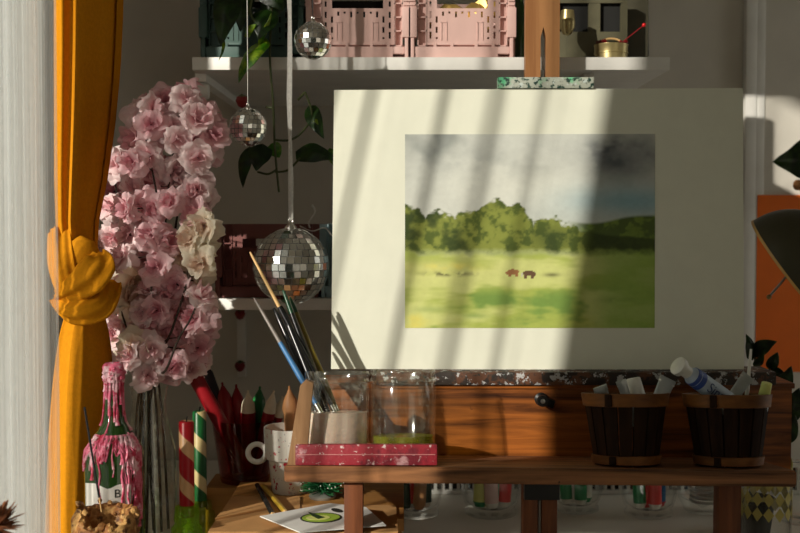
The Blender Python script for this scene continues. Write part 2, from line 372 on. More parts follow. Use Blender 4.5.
# grille at the wall
a = P(388,490,1.815); b = P(640,490,1.815)
g = thing('wall_grille','white slatted grille standing at the back of the desk behind the glass pots','grille',(.3,1.795,ZD+.001))
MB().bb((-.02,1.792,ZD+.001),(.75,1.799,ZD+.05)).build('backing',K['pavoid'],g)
s = MB(); x = -.02
while x < .75: s.bb((x,1.783,ZD+.006),(x+.005,1.791,ZD+.045)); x += .0125
s.bb((-.02,1.782,ZD+.001),(.75,1.792,ZD+.007)); s.bb((-.02,1.782,ZD+.044),(.75,1.792,ZD+.05))
s.build('slats',K['white'],g)

# ---------------- curtains
def sheer_fn():
    ph = [R.uniform(-1.2,1.2) for _ in range(40)]
    def wob(t): i=int(t); f=t-i; f=f*f*(3-2*f); return ph[i%40]*(1-f)+ph[(i+1)%40]*f
    def fn(u,v):
        y = .60+.705*u; z = .02+2.28*v
        p = 2*PI*(y/.092)+.9*wob(y*17)+.25*math.sin(3*v+y*5)
        A = (.024+.013*wob(y*9+3))*(1-.75*max(0,min(1,(y-1.06)/.08)))
        x = -.402+A*math.sin(p)+.006*(v-.5)
        y2 = y+.016*math.sin(2*p+.6)
        y2 += .008*(v-.55)*u
        return Vector((x,y2,z))
    return fn
def gathered(k):
    def fn(u,v):
        y=1.14+.155*u; return Vector((-.410-.012*k+.006*math.sin(u*70+k*2+v*2)+.003*math.sin(u*173+k)+.006*(v-.5), y+.008*(v-.55)*u, .02+2.28*v))
    return fn
o = MB().grid(sheer_fn(),420,14).grid(gathered(1),160,10).build('sheer_curtain',K['sheer'],ang=180)
tag(o,'white sheer net curtain hanging at the far left in front of the window','curtain')

c = thing('knotted_curtain','mustard yellow curtain tied in a big knot beside the white sheer','curtain',(-.38,1.36,0))
CD = 1.36
def lerp_tab(tab, y):
    for (y0,*a),(y1,*b) in zip(tab,tab[1:]):
        if y0 <= y <= y1:
            t=(y-y0)/(y1-y0); return [p+(q-p)*t for p,q in zip(a,b)]
    return list(tab[0][1:]) if y < tab[0][0] else list(tab[-1][1:])
def drape(tab, ytop, ybot, nf, amp, nv, seed, nu=120, shade=.05, rid=.0):
    rr = random.Random(seed); off=[rr.uniform(-1,1) for _ in range(12)]
    def fn(u,v):
        py = ytop+(ybot-ytop)*v; l,r,a = lerp_tab(tab,py)
        th = 2*PI*u
        # closed pleated section: front half visible
        A = P(l,py,CD); B = P(r,py,CD); cx=(A.x+B.x)/2; hw=(B.x-A.x)/2
        k = -math.cos(th)                      # -1..1 across
        x = cx+hw*k*(1-.0*abs(k))
        dep = .030*a
        s = math.sin(th)
        fold = math.sin(nf*k*PI+off[0]*2+v*1.3*off[1])*.55+.45*math.sin(nf*1.9*k*PI+off[2]*3+v*2.1*off[3])
        y = CD - s*dep + (shade*a*max(0,k-rid)**.8*(1 if s>=0 else .6)) - (amp*a*fold*(1 if s>=0 else -.3)*min(1,abs(s)*2.2))
        return Vector((x+.002*fold*a,y,A.z))
    return MB().grid(fn,nu,nv,wrap=True)
up = [(-720,32,110,1.2),(0,55,107,1.05),(60,55,105,1.0),(120,55,101,.9),(180,55,95,.75),(225,56,89,.55),(262,60,90,.45)]
drape(up,-560,262,1.7,.010,40,3,120,.09,.12).build('upper_drape',K['mustard'],c,ang=70)
lo = [(296,72,96,.5),(318,64,100,.75),(340,59,104,.95),(380,54,106,1.1),(430,50,105,1.15),(533,46,101,1.15),(1100,30,112,1.2)]
drape(lo,296,1000,1.1,.009,40,11,120,.045,.35).build('lower_drape',K['mustard'],c,ang=70)
# knot: fabric bands wound round the gathered cloth
def band(pts, widths, seed, thick=.012, rip=1.6):
    rr=random.Random(seed); o1=rr.uniform(0,6)
    pp = smoothpts([P(*p) for p in pts],8); n=len(pp)
    ww=[]
    for i in range(n):
        t=i/(n-1)*(len(widths)-1); k=min(int(t),len(widths)-2); ww.append(S(widths[k]+(widths[k+1]-widths[k])*(t-k),CD))
    def fn(u,v):
        i=min(int(round(v*(n-1))),n-1); p=pp[i]; dd=(pp[min(i+1,n-1)]-pp[max(i-1,0)]).normalized()
        front=Vector((0,-1,0)); side=dd.cross(front).normalized(); nn=side.cross(dd).normalized()
        a=2*PI*u; cs,sn=math.cos(a),math.sin(a)
        q=p+side*ww[i]*.5*cs
        hgt=thick*(abs(sn)**.7)*(1 if sn>0 else -1)+(.0026*math.sin(rip*cs*PI+o1+v*2.5)+.0016*math.sin(rip*2.3*cs*PI+o1*2-v*3) if sn>0 else 0)
        return q-nn*hgt*(-1 if nn.y>0 else 1)*(-1)
    return fn,n
kn = MB()
def addband(*a,**k):
    fn,n=band(*a,**k); kn.grid(fn,48,n,wrap=True)
kn.lathe([(.001,-.052),(.017,-.045),(.027,-.02),(.030,0),(.027,.022),(.017,.045),(.001,.052)],P(81,278,CD-.005),28)
addband([(60,232,1.355),(62,262,1.333),(70,288,1.323),(88,304,1.325),(97,308,1.355)],[24,28,26,22,16],1,thick=.011)
addband([(62,300,1.375),(68,306,1.333),(78,309,1.312),(97,303,1.321),(107,286,1.355)],[20,26,32,36,30],2,thick=.012)
addband([(64,296,1.355),(70,292,1.317),(88,279,1.303),(98,266,1.311),(102,258,1.343)],[10,24,34,34,12],3,thick=.010,rip=1.1)
kn.build('knot',K['mustard'],c,ang=75)

# ================================================================== painting on mount board
bz0 = P(331,369,1.43); bz1 = P(334,90,1.51); bzr = P(744,370,1.43)
_n = (bzr-bz0).cross(bz1-bz0); _r = ray(743,88); bzr1 = Vector((0,0,ZC))+_r*((bz0-Vector((0,0,ZC))).dot(_n)/_r.dot(_n))
def vnoise(h, w, fy, fx, seed, octv=4, pers=.55):
    rg = np.random.RandomState(seed); out = np.zeros((h,w)); am=1; tot=0
    for o_ in range(octv):
        ny,nx=int(fy*2**o_)+3,int(fx*2**o_)+3; g=rg.rand(ny,nx)
        yy=np.linspace(0,ny-2.01,h); xx=np.linspace(0,nx-2.01,w)
        yi=yy.astype(int); xi=xx.astype(int); ty=(yy-yi)[:,None]; tx=(xx-xi)[None,:]
        ty=ty*ty*(3-2*ty); tx=tx*tx*(3-2*tx)
        v=g[yi][:,xi]*(1-ty)*(1-tx)+g[yi][:,xi+1]*(1-ty)*tx+g[yi+1][:,xi]*ty*(1-tx)+g[yi+1][:,xi+1]*ty*tx
        out+=am*v; tot+=am; am*=pers
    return out/tot
def painting(h=200,w=256):
    py=np.linspace(134,328,h)[:,None]*np.ones((1,w)); px=np.linspace(405,655,w)[None,:]*np.ones((h,1))
    C=lambda *c: np.array(srgb(*c))[None,None,:]
    sm=lambda a,b,x: np.clip((x-a)/(b-a),0,1)**2*(3-2*np.clip((x-a)/(b-a),0,1))
    mix=lambda A,B,t: A*(1-t[...,None])+B*t[...,None]
    n1=vnoise(h,w,4,5,1); n2=vnoise(h,w,9,9,2); n3=vnoise(h,w,26,30,3); n4=vnoise(h,w,12,4,5); n5=vnoise(h,w,50,50,8,2)
    g=lambda cx,cy,rx,ry: np.exp(-(((px-cx)/rx)**2+((py-cy)/ry)**2))
    img=np.ones((h,w,1))*C(206,208,200)
    img=mix(img,C(150,154,150)*np.ones((h,w,1)),np.clip(sm(.45,.68,n1)*.75+.5*g(420,140,45,22),0,1)*sm(215,150,py))
    img=mix(img,C(226,226,214)*np.ones((h,w,1)),g(520,190,80,26)*.7)
    img=mix(img,C(168,172,168)*np.ones((h,w,1)),g(470,165,40,18)*.55*sm(.35,.6,n2))
    img=mix(img,C(120,124,126)*np.ones((h,w,1)),np.clip(1.1*g(625,158,40,22)*(.55+.9*n2),0,1))
    img=mix(img,C(84,88,94)*np.ones((h,w,1)),np.clip(1.3*g(618,152,24,15)*sm(.3,.6,n2),0,1))
    img=mix(img,C(138,178,190)*np.ones((h,w,1)),np.clip(g(632,203,62,16),0,1)*.9)
    img=mix(img,C(186,194,188)*np.ones((h,w,1)),g(560,218,60,9)*.5)
    # far hill on the right
    hill=221+4*np.sin((px-560)/22)-3*g(625,220,22,40)
    k=sm(-1.5,2,py-hill)*sm(560,590,px)
    img=mix(img,mix(np.ones((h,w,1))*C(86,104,52),np.ones((h,w,1))*C(120,142,62),sm(.4,.65,n3)),k)
    k=sm(0,3,py-(236+5*n2-6*g(590,238,30,40)))*sm(566,585,px); img=mix(img,np.ones((h,w,1))*C(62,74,40),k*(1-sm(249,254,py))*.9)
    # tree line
    def crown(cx,r,top,s=1): return top+r*(np.abs(px-cx)/r)**2.4*s
    t=np.minimum.reduce([crown(408,24,207),crown(440,34,214),crown(470,30,213),crown(495,24,201),crown(512,22,206),crown(548,26,219),crown(566,20,224),np.full_like(px,231)])
    t=t+11*(n3-.5)+8*(n5-.5)
    k=sm(-1.5,2,py-t)*(1-sm(582,604,px+8*n3))
    lit=mix(np.ones((h,w,1))*C(84,98,40),np.ones((h,w,1))*C(138,146,66),sm(.38,.62,n3))
    lit=mix(lit,np.ones((h,w,1))*C(52,66,28),np.clip(sm(.5,.72,n2)+.8*g(553,240,24,14)+.5*g(500,205,8,5)+.6*g(408,245,10,25)+.45*g(500,256,30,5),0,1)*.85)
    img=mix(img,lit,k*(1-sm(250,262,py+6*(n3-.5))))
    # field
    f=sm(249,259,py+7*(n3-.5)+3*sm(420,405,px))
    fld=mix(np.ones((h,w,1))*C(206,210,132),np.ones((h,w,1))*C(170,182,88),sm(.35,.65,n4))
    fld=mix(fld,np.ones((h,w,1))*C(226,222,150),g(430,270,50,8)*.6)
    fld=mix(fld,np.ones((h,w,1))*C(222,210,104),np.clip(g(445,268,25,4)+g(530,322,60,5)+g(415,322,10,8),0,1)*sm(.4,.6,n2))
    fld=mix(fld,np.ones((h,w,1))*C(104,142,66),np.clip(sm(.52,.7,n4*.6+n2*.4)*sm(280,300,py)+.9*g(500,303,14,4)+.7*g(550,305,14,4)+.7*g(475,316,12,3)+.5*g(430,310,16,3),0,1)*.8)
    fld=mix(fld,np.ones((h,w,1))*C(110,110,70),np.clip(1.2*g(450,275,22,2.2)*sm(.4,.55,n3)+.9*g(552,276,8,2)+.9*g(620,301,16,3)*sm(.3,.5,n2),0,1))
    fld=mix(fld,np.ones((h,w,1))*C(146,180,84),sm(575,620,px)*.7)
    img=mix(img,fld,f)
    for cx,cy,col in ((513,273,(158,104,66)),(529,274.5,(96,62,50))):
        b=(((px-cx)/6)**2+((py-cy)/2.6)**2<1)|(((px-(cx+(5 if cx>520 else -5)))/2.4)**2+((py-cy-1.2)/1.8)**2<1)
        for q in (-4,-2.5,3,4.5): b|=(np.abs(px-cx-q)<.8)&(py>cy)&(py<cy+5)
        img=mix(img,np.ones((h,w,1))*C(*col),b*.95)
    img=mix(img,np.ones((h,w,1))*C(200,196,186),((np.abs(px-522)<1.2)&(np.abs(py-276)<2))*.7)
    img*= (1+.10*(n5-.5))[...,None]
    return np.clip(img,0,1)
bd = thing('painting_board','cream mount board with a landscape painting of cows in a green field','painting',((bz0.x+bzr.x)/2,1.43,bz0.z))
bn = (bzr-bz0).cross(bz1-bz0).normalized()          # faces the camera (towards -y)
if bn.y > 0: bn = -bn
th = -bn*.006
MB().hexa([bz0,bzr,bzr+th,bz0+th,bz1,bzr1,bzr1+th,bz1+th]).build('mount_board',K['paper'],bd)
img = painting(); h,w_ = img.shape[:2]
t = bmesh.new(); vs=[]
def bp(px,py):                                       # pixel -> point on the board plane
    r=ray(px,py); o0=Vector((0,0,ZC)); k=(bz0-o0).dot(bn)/r.dot(bn); return o0+r*k
q00,q10,q11,q01=[bp(*p)+bn*.0006 for p in ((405,328),(654.5,328),(655,134),(405,134.5))]
for j in range(h):
    v=1-j/(h-1); vs.append([t.verts.new(q00*(1-u)*(1-v)+q10*u*(1-v)+q11*u*v+q01*(1-u)*v) for u in (i/(w_-1) for i in range(w_))])
for j in range(h-1):
    for i in range(w_-1): t.faces.new((vs[j+1][i],vs[j+1][i+1],vs[j][i+1],vs[j][i]))
mb=MB(); mb.bm=t
m,nt,out=newmat('oil_landscape'); at=nt.nodes.new('ShaderNodeAttribute'); at.attribute_name='paint'
nn=noise(nt,coords(nt),220,3); prin(nt,out,at.outputs['Color'],.6,0,bump(nt,nn,.12),.3)
o=mb.build('landscape_painting',m,bd); o['label']='green field with two brown cows, trees and a grey sky'
ca=o.data.color_attributes.new('paint','FLOAT_COLOR','POINT')
ca.data.foreach_set('color',np.concatenate([img.reshape(-1,3),np.ones((h*w_,1))],1).astype(np.float32).ravel())

# ================================================================== easel
e = thing('box_easel','wooden box easel with pulled out drawer ledge holding the painting board','easel',(.15,1.36,0))
TILT = math.radians(7)
LZ = P(400,468,1.25).z
def ledge_z(y): return LZ-(y-1.25)*math.tan(TILT)
lx0=P(284,470,1.25).x; lx1=P(797,470,1.25).x
def roll(x): return -(x-lx0)*.010                     # the ledge dips very slightly to the right
def lp(x,y,dz): return Vector((x,y,ledge_z(y)+roll(x)+dz+.0025))
th_=-S(16.5,1.25)
MB().hexa([lp(lx0,1.25,th_),lp(lx1,1.25,th_),lp(lx1,1.412,th_),lp(lx0,1.412,th_),lp(lx0,1.25,0),lp(lx1,1.25,0),lp(lx1,1.412,0),lp(lx0,1.412,0)],.0015).build('drawer_ledge',K['ledge'],e)
# box body
zt=P(500,386,1.412).z; zb=P(500,462,1.412).z; bx0=P(318,420,1.412).x; bx1=P(792,420,1.412).x
MB().bb((bx0,1.412,zb-.02),(bx1,1.487,zt),.002).build('box_body',K['easel'],e)
s=MB(); s.bb((bx0-.002,1.408,zt-.003),(bx1+.002,1.487,zt+.004),.0015); s.build('box_lid',K['easel'],e)
tz=bz0.z
MB().bb((P(376,375,1.40).x,1.402,tz-S(13.5,1.40)),(P(777,375,1.40).x,1.462,tz-.0005),.0015).build('lower_tray',K['tray'],e)
# catch knob on the box front
k0=P(541,399,1.412); kb=MB(); kb.lathe([(.0001,0),(.0085,0),(.0085,.004),(.0055,.006),(.0055,.013),(.0072,.014),(.0072,.019),(.0001,.0195)],(k0.x,1.413,k0.z),20,rot_to((0,-1,0)))
ko=kb.build('knob',K['black'],e); MB().lathe([(.0001,0),(.003,0),(.003,.001),(.0001,.0015)],(k0.x,1.3935,k0.z),14,rot_to((0,-1,0))).build('knob_screw',K['steel'],ko)
MB().box((k0.x+.006,1.409,k0.z-.003),(.022,.006,.011),(0,.35,0),.002).build('latch',K['black'],e)
# mast
ma=P(525.5,76,1.526); mb_=P(559.5,76,1.526); ztop=P(540,-16,1.526).z; sl0=P(540.5,76,1.526).x; sl1=P(546,76,1.526).x; zs=P(0,37,1.526).z; zs2=P(0,27,1.526).z
mz0=tz-.02
s=MB(); y0,y1=1.526,1.544
s.bb((ma.x,y0,mz0),(sl0,y1,zs)); s.bb((sl1,y0,mz0),(mb_.x,y1,zs))
cx=(sl0+sl1)/2
s.prism([(ma.x,y0,zs),(sl0,y0,zs),(cx,y0,zs2),(cx,y0,ztop),(ma.x,y0,ztop)],(0,y1-y0,0)); s.prism([(mb_.x,y0,zs),(mb_.x,y0,ztop),(cx,y0,ztop),(cx,y0,zs2),(sl1,y0,zs)],(0,y1-y0,0))
s.build('mast',K['easel_light'],e)
ca_=P(498,89,1.506); cb=P(594,77,1.506)
s=MB(); s.bb((ca_.x,1.506,ca_.z+.0012),(cb.x,1.526,cb.z),.0012); s.build('top_clamp',K['clamp'],e)
# side strut at the left end of the drawer
s=MB(); s.prism([P(287,466,1.262),P(306,466,1.262),P(313,383,1.262),P(306,380,1.262),P(300,386,1.262)],(0,.012,0)); s.build('side_strut',K['strut'],e)
# legs
for a_,b_,dd in ((344,363,1.264),(523,538,1.264),(542,557.5,1.264),(719,741.5,1.264)):
    A=P(a_,500,dd); B=P(b_,500,dd); top=ledge_z(dd)+roll(A.x)+th_+.002
    MB().bb((A.x,dd,0),(B.x,dd+.024,top),.0015).build('leg',K['leg'],e)
A=P(523,485,1.27); B=P(558,497,1.27); MB().bb((A.x,1.256,B.z),(B.x,1.2635,ledge_z(1.26)+roll(A.x)+th_+.002)).build('leg_bracket',K['black'],e)
A=P(539.2,500,1.28); MB().tube([(A.x,1.275,.3),(A.x,1.275,ledge_z(1.275)+th_)],.0023).build('leg_rod',K['steel'],e)
# ================================================================== jars on the ledge
def ledge_at(px, d):
    x=(px-400)*d/F; return Vector((x,d,ledge_z(d)+roll(x)+.003))
ER=(-TILT,0,0)
def jar(name,label,px,d,r,h,gm,group=None):
    loc=ledge_at(px,d); t=thing(name,label,'jar',loc,ER)
    o=[(.0001,.001),(r*.86,.001),(r*.93,.004),(r*.965,.012),(r*.985,h*.55),(r*.99,h*.80),(r*.95,h*.845),(r*.94,h*.86),(r*1.0,h*.875),(r*1.01,h*.89),(r*.965,h*.91),(r*.955,h*.93),(r*.985,h*.955),(r*.985,h*.985),(r*.96,h)]
    i=[(r*.925,h*.985),(r*.905,h*.93),(r*.90,h*.85),(r*.935,h*.79),(r*.93,.016),(r*.80,.008),(.0001,.007)]
    MB().lathe(o+i,(0,0,0),48).build('jar_glass',gm,t,local=True)
    return t,loc
jl,jlo=jar('water_jar','glass jar of milky paint water holding the brushes','x',0,0,0,0) if False else jar('water_jar','glass jar of milky paint water with brushes leaning in it',336,1.312,S(33.5,1.312),S(90,1.312),K['jarglass'])
r=S(33.5,1.312)*.925
MB().lathe([(.0001,.0085),(r*.84,.0085),(r*.99,.018),(r,S(49,1.312)),(.0001,S(49,1.312))],(0,0,0),40).build('milky_water',K['milky'],jl,local=True)
jr,jro=jar('water_jar','glass jar with shallow green paint water, no brushes in it',403,1.315,S(33.5,1.315),S(92,1.315),K['jarglass2'])
MB().lathe([(.0001,.0085),(r*.84,.0085),(r*.99,.018),(r,S(26,1.315)),(.0001,S(26,1.315))],(0,0,0),40).build('green_water',K['greenliq'],jr,local=True)
# red splattered strip in front of the jars
zz=ledge_at(300,1.262)
a=P(295,468,1.256); b=P(437.5,447,1.256)
rs=thing('painted_block','flat wooden block splashed with red paint lying in front of the two jars','block',((a.x+b.x)/2,1.263,ledge_at(366,1.263).z),ER)
MB().box((0,0,(b.z-a.z)/2),(b.x-a.x,.014,b.z-a.z),None,.0025).build('block_body',K['redp'],rs,local=True)
MB().box((0,-.0072,(b.z-a.z)*.52),((b.x-a.x)*.97,.001,.0009),None,.0003).build('pale_streak',M_plain('pale_streak',srgb(196,130,128),.6),rs,local=True)
# brushes
def brush(label,tip,foot,dt,df,hm,r0,tipm,frac,belly=1.35):
    A=P(*tip,dt); B=P(*foot,df)
    t=thing('paint_brush',label,'brush',B,group='brushes in the water jar')
    L=[A+(B-A)*k for k in (0,.02,frac*.5,frac)]
    MB().tube(L,[r0*.35,r0*.6,r0*.8,r0*.95],10).build('handle_tip',tipm,t)
    L=[A+(B-A)*k for k in (frac,.35,.6,.82)]
    MB().tube(L,[r0*.96,r0*1.05,r0*belly,r0*1.05],10).build('handle',hm,t)
    MB().tube([A+(B-A)*k for k in (.82,.86,.95)],[r0*1.15,r0*1.2,r0*1.0],10).build('ferrule',K['silver'],t)
    MB().tube([A+(B-A)*k for k in (.95,.98,1.0)],[r0*.95,r0*1.1,r0*.3],10).build('bristles',K['hk'],t)
brush('slim paint brush with a bare wooden tip, tallest in the left jar',(250,252),(350,440),1.381,1.322,K['hk'],.0026,K['hw'],.30)
brush('blue handled paint brush with grey tip, leftmost in the left jar',(254,298),(330,428),1.360,1.305,K['hb'],.0027,K['hs'],.36)
brush('black paint brush with dark green tip in the left jar',(283,290),(338,440),1.375,1.325,K['hk'],.0032,K['hg'],.16)
brush('black paint brush with a plain black tip behind the blue one',(274,308),(330,436),1.371,1.315,K['hk'],.0036,K['hk'],.1)
brush('short olive brown brush rightmost in the left jar',(290,297),(345,430),1.384,1.332,K['ho'],.0026,K['hg'],.12)
brush('short brush with a pale wooden tip, lowest tip in the left jar',(289,336),(322,428),1.378,1.322,K['hk'],.0028,K['hw'],.14)
brush('thick black paint brush in the middle of the left jar',(281,306),(336,442),1.367,1.31,K['hk'],.0038,K['hk'],.1)

# ================================================================== baskets with paint tubes
def basket(px,d,label):
    loc=ledge_at(px,d); t=thing('wooden_basket',label,'basket',loc,ER,'slatted wooden baskets on the easel ledge')
    r0=S(31.5,d); r1=S(42,d); h=S(72,d)
    st=MB(); n=16
    for k in range(n):
        a0=2*PI*(k+.06)/n; a1=2*PI*(k+.94)/n
        def ring(r,z,dr): return [Vector(((r-dr)*math.cos(a),(r-dr)*math.sin(a),z)) for a in (a0,(a0+a1)/2,a1)]
        o0,o1=ring(r0,.001,0),ring(r1,h-.002,0); i0,i1=ring(r0,.001,.003),ring(r1,h-.002,.003)
        tb=bmesh.new(); v=[tb.verts.new(q) for q in o0+o1+i0+i1]
        for q in ((0,1,4,3),(1,2,5,4),(7,6,9,10),(8,7,10,11),(3,4,10,9),(4,5,11,10),(1,0,6,7),(2,1,7,8),(0,3,9,6),(5,2,8,11)): tb.faces.new([v[i] for i in q])
        st._merge(tb)
    st.lathe([(.0001,.002),(r0-.003,.002),(r0-.003,.006),(.0001,.006)],(0,0,0),32)
    st.build('staves',K['stave'],t,local=True)
    def hoop(z0,z1):
        f=lambda z:r0+(r1-r0)*z/h
        m=MB().lathe([(f(z0)+.0003,z0),(f(z0)+.0026,z0+.0005),(f(z1)+.0026,z1-.0005),(f(z1)+.0003,z1),(f(z0)+.0003,z0)],(0,0,0),48)
        return m
    for z0,z1 in ((h-.0155,h),(.002,.0125)):
        ho=hoop(z0,z1).build('hoop',K['hoop'],t,local=True)
        f=r0+(r1-r0)*z1/h
        for an in (-2.15,):
            MB().box(((f+.0022)*math.cos(an),(f+.0022)*math.sin(an),(z0+z1)/2),(.008,.004,z1-z0-.001),(0,0,an+PI/2),.001).build('hoop_joint',K['stave'],ho,local=True)
    return t
basket(628,1.302,'slatted wooden basket with paint tubes, left of the two on the ledge')
basket(731,1.302,'slatted wooden basket holding the white capped paint bottle, right of the two')
def ptube(label,top,bot,dt,db,w,mat=None,capm=None,kind='crimp'):
    A=P(*top,dt); B=P(*bot,db); D=(A-B); L=D.length
    t=thing('paint_tube',label,'paint tube',B)
    Z=D.normalized(); Y=Vector((0,1,0)); X=Y.cross(Z).normalized(); Y=Z.cross(X)
    r=w/2
    def fn(u,v):
        a=2*PI*u; fl=v**1.5; rx=r*(1+.25*fl); ry=r*(1-fl)+.0012*fl
        return B+Z*(L*v)+X*rx*math.cos(a)+Y*ry*math.sin(a)
    m=MB().grid(fn,20,8,wrap=True)
    m.box(A-Z*.002,(w*1.25,.002,.006),Matrix((X,Y,Z)).transposed(),.0004)
    m.build('tube_body',mat or K['tube'],t)
    m=MB().box(A-Z*.005,(w*1.27,.0026,.0015),Matrix((X,Y,Z)).transposed()); m.build('crimp',K['steel'],t)
    return t
ptube('flat crimped grey tube at the left rim of the left basket',(600,387),(612,425),1.285,1.30,.013)
ptube('thin pale tube standing near the middle of the left basket',(621,381),(636,425),1.31,1.31,.010)
ptube('wide grey tube end leaning right in the left basket',(668,379),(648,425),1.315,1.305,.016)
A=P(633,378,1.325); B=P(643,425,1.318)
t=thing('paint_tube','tube with a round white cap upward in the left basket','paint tube',B); Zr=rot_to(A-B); L=(A-B).length
MB().lathe([(.0001,0),(.009,0),(.010,L*.45),(.0085,L*.6),(.0001,L*.62)],B,20,Zr).build('tube_body',K['tube'],t)
MB().lathe([(.0105,L*.6),(.0105,L*.63),(.0085,L*.98),(.0075,L),(.0001,L*1.005)],B,20,Zr).build('cap',K['cap'],t)
# white-capped bottle
A=P(677,365,1.272); B=P(722,397,1.300); t=thing('paint_bottle','pale paint bottle with white cap leaning out of the right basket','paint bottle',B,group=None)
Zv=(A-B).normalized(); L=(A-B).length; Zr=rot_to(A-B)
rb=.0112
MB().lathe([(.0001,-.012),(rb*.9,-.012),(rb,-.009),(rb,L*.60),(rb*.9,L*.68),(rb*.62,L*.75),(rb*.62,L*.78),(.0001,L*.78)],B,28,Zr).build('bottle_body',K['tlabel'],t)
MB().lathe([(rb+.0002,L*.50),(rb+.0004,L*.50),(rb*.92+.0006,L*.665),(rb*.92,L*.67)],B,28,Zr).build('blue_band',K['blueband'],t)
MB().lathe([(rb*.66,L*.76),(rb*.66,L*.90),(rb*.95,L*.905),(rb*.98,L*.915),(rb*.98,L*.985),(rb*.8,L),(.0001,L)],B,28,Zr).build('cap',K['cap'],t)
side=Zv.cross(Vector((0,-1,0))).normalized(); fr=side.cross(Zv).normalized()
if fr.y>0: fr=-fr; 
def wr(v):                                            # wrap lettering round the bottle
    ang=v.y/rb; dirn=(fr*math.cos(ang)+Vector((Zv.cross(fr)))*(-math.sin(ang) if Zv.cross(fr).z>0 else math.sin(ang))*-1)
    return B+Zv*(L*.25-v.x)+dirn*(rb+.0006)
text_mb('Sine',.016,wr).build('lettering',K['bluetext'],t)
ptube('printed grey tube lying beside the paint bottle in the right basket',(748,376),(722,412),1.315,1.30,.013)
A=P(751,349,1.33); B=P(744,425,1.322)
t=thing('paint_brush','white handled paint brush upright in the right basket','brush',B)
MB().tube([A,A+(B-A)*.5,A+(B-A)*.8],[.0014,.0026,.0018],10).build('handle',K['cap'],t); MB().tube([A+(B-A)*.8,B],[.002,.0022],10).build('ferrule',K['silver'],t)
A=P(767,383,1.285); B=P(757,425,1.295); t=thing('paint_tube','tube with a yellow green cap at the right of the right basket','paint tube',B); Zr=rot_to(A-B); L=(A-B).length
MB().lathe([(.0001,0),(.008,0),(.008,L*.6),(.005,L*.75),(.0001,L*.76)],B,18,Zr).build('tube_body',K['tube'],t)
MB().lathe([(.0058,L*.7),(.0066,L*.72),(.006,L),(.0001,L*1.01)],B,14,Zr).build('cap',K['p_lime'],t)

# ================================================================== mug, table, card, pencils, little tree
TZ=ZC-.36
tb=thing('side_table','low pale wooden stand on the desk under the mug','stand',(-.10,1.43,ZD))
x0,x1,y0,y1=-.222,.005,1.338,1.53
MB().bb((x0,y0,TZ-.016),(x1,y1,TZ),.0015).build('table_top',K['tablewood'],tb)
for x in (x0+.012,x1-.012):
    for y in (y0+.012,y1-.012): MB().bb((x-.009,y-.009,ZD+.0005),(x+.009,y+.009,TZ-.016)).build('leg',K['tablewood'],tb)
def sheet(name,label,cat,pts,z,th,mat):
    q=[G(px,py,z) for px,py in pts]
    o=MB().prism([(p.x,p.y,z) for p in q],(0,0,th)).build(name,mat); return tag(o,label,cat)
sheet('cardboard_sheet','large tan cardboard sheet flat on the stand at bottom left','cardboard',[(208,533),(232,497),(300,497),(300,533)],TZ+.0005,.0015,K['cardboard'])
sheet('cardboard_sheet','narrow tan cardboard strip on top of the larger cardboard sheet','cardboard',[(215,520),(226,508),(268,500),(270,509)],TZ+.0025,.002,K['cardboard'])
sheet('cardboard_sheet','tan cardboard offcut under the painted card','cardboard',[(302,533),(302,506),(396,506),(398,533)],TZ+.0005,.0015,K['cardboard'])
m0=G(290,497,TZ); m0.y+=.028; md=m0.y; mr=S(26,md); hh=S(66,md)
mu=thing('mug','white mug with red speckles and a ring handle','mug',(P(290,480,md).x,md,TZ+.0005))
rr=mr
o=[(.0001,.0),(rr*.66,.0),(rr*.70,.003),(rr*.82,hh*.50),(rr*.86,hh*.515),(rr*.95,hh*.53),(rr*.965,hh*.55),(rr*1.0,hh*.98),(rr*.99,hh),(rr*.93,hh),(rr*.91,hh*.97),(rr*.80,hh*.5),(rr*.62,.006),(.0001,.005)]
MB().lathe(o,mu.location,40).build('mug_body',K['mug'],mu)
hc=P(257,453,md-.004); s=MB(); ro=S(10.2,md)
s.tube([hc+Vector((ro*math.cos(a),0,ro*math.sin(a)))*.88 for a in [2*PI*k/28 for k in range(29)]],S(2.7,md),10); s.build('handle',K['white'],mu)
# bottle brush tree
bt=G(322,500,TZ); bt.y+=.01
tr=thing('bottle_brush_tree','small frosted green bottle brush tree under the easel ledge','toy tree',(bt.x,bt.y,TZ+.0005))
MB().lathe([(.0001,0),(.017,0),(.018,.003),(.015,.006),(.003,.008),(.0001,.008)],tr.location,24).build('tree_base',K['snow'],tr)
MB().tube([tr.location+Vector((0,0,.006)),tr.location+Vector((0,0,.062))],.0012,6).build('stem',K['steel'],tr)
s=MB()
for k in range(620):
    v=R.random(); z=.009+.053*v; rad=.030*(1-v*.85)*R.uniform(.8,1.05); a=R.uniform(0,2*PI); p=tr.location+Vector((0,0,z)); q=p+Vector((math.cos(a)*rad,math.sin(a)*rad,R.uniform(-.001,.005)))
    s.tube([p,q],[.0009,.0005],4)
s.build('bristles',K['bristle'],tr)
s=MB()
for k in range(90):
    v=R.random(); z=.009+.053*v; rad=.030*(1-v*.85)*1.03; a=R.uniform(0,2*PI); q=tr.location+Vector((math.cos(a)*rad,math.sin(a)*rad,z+.004)); s.box(q,(.0012,.0012,.0012),(a,a,0))
s.build('frost',K['cap'],tr)
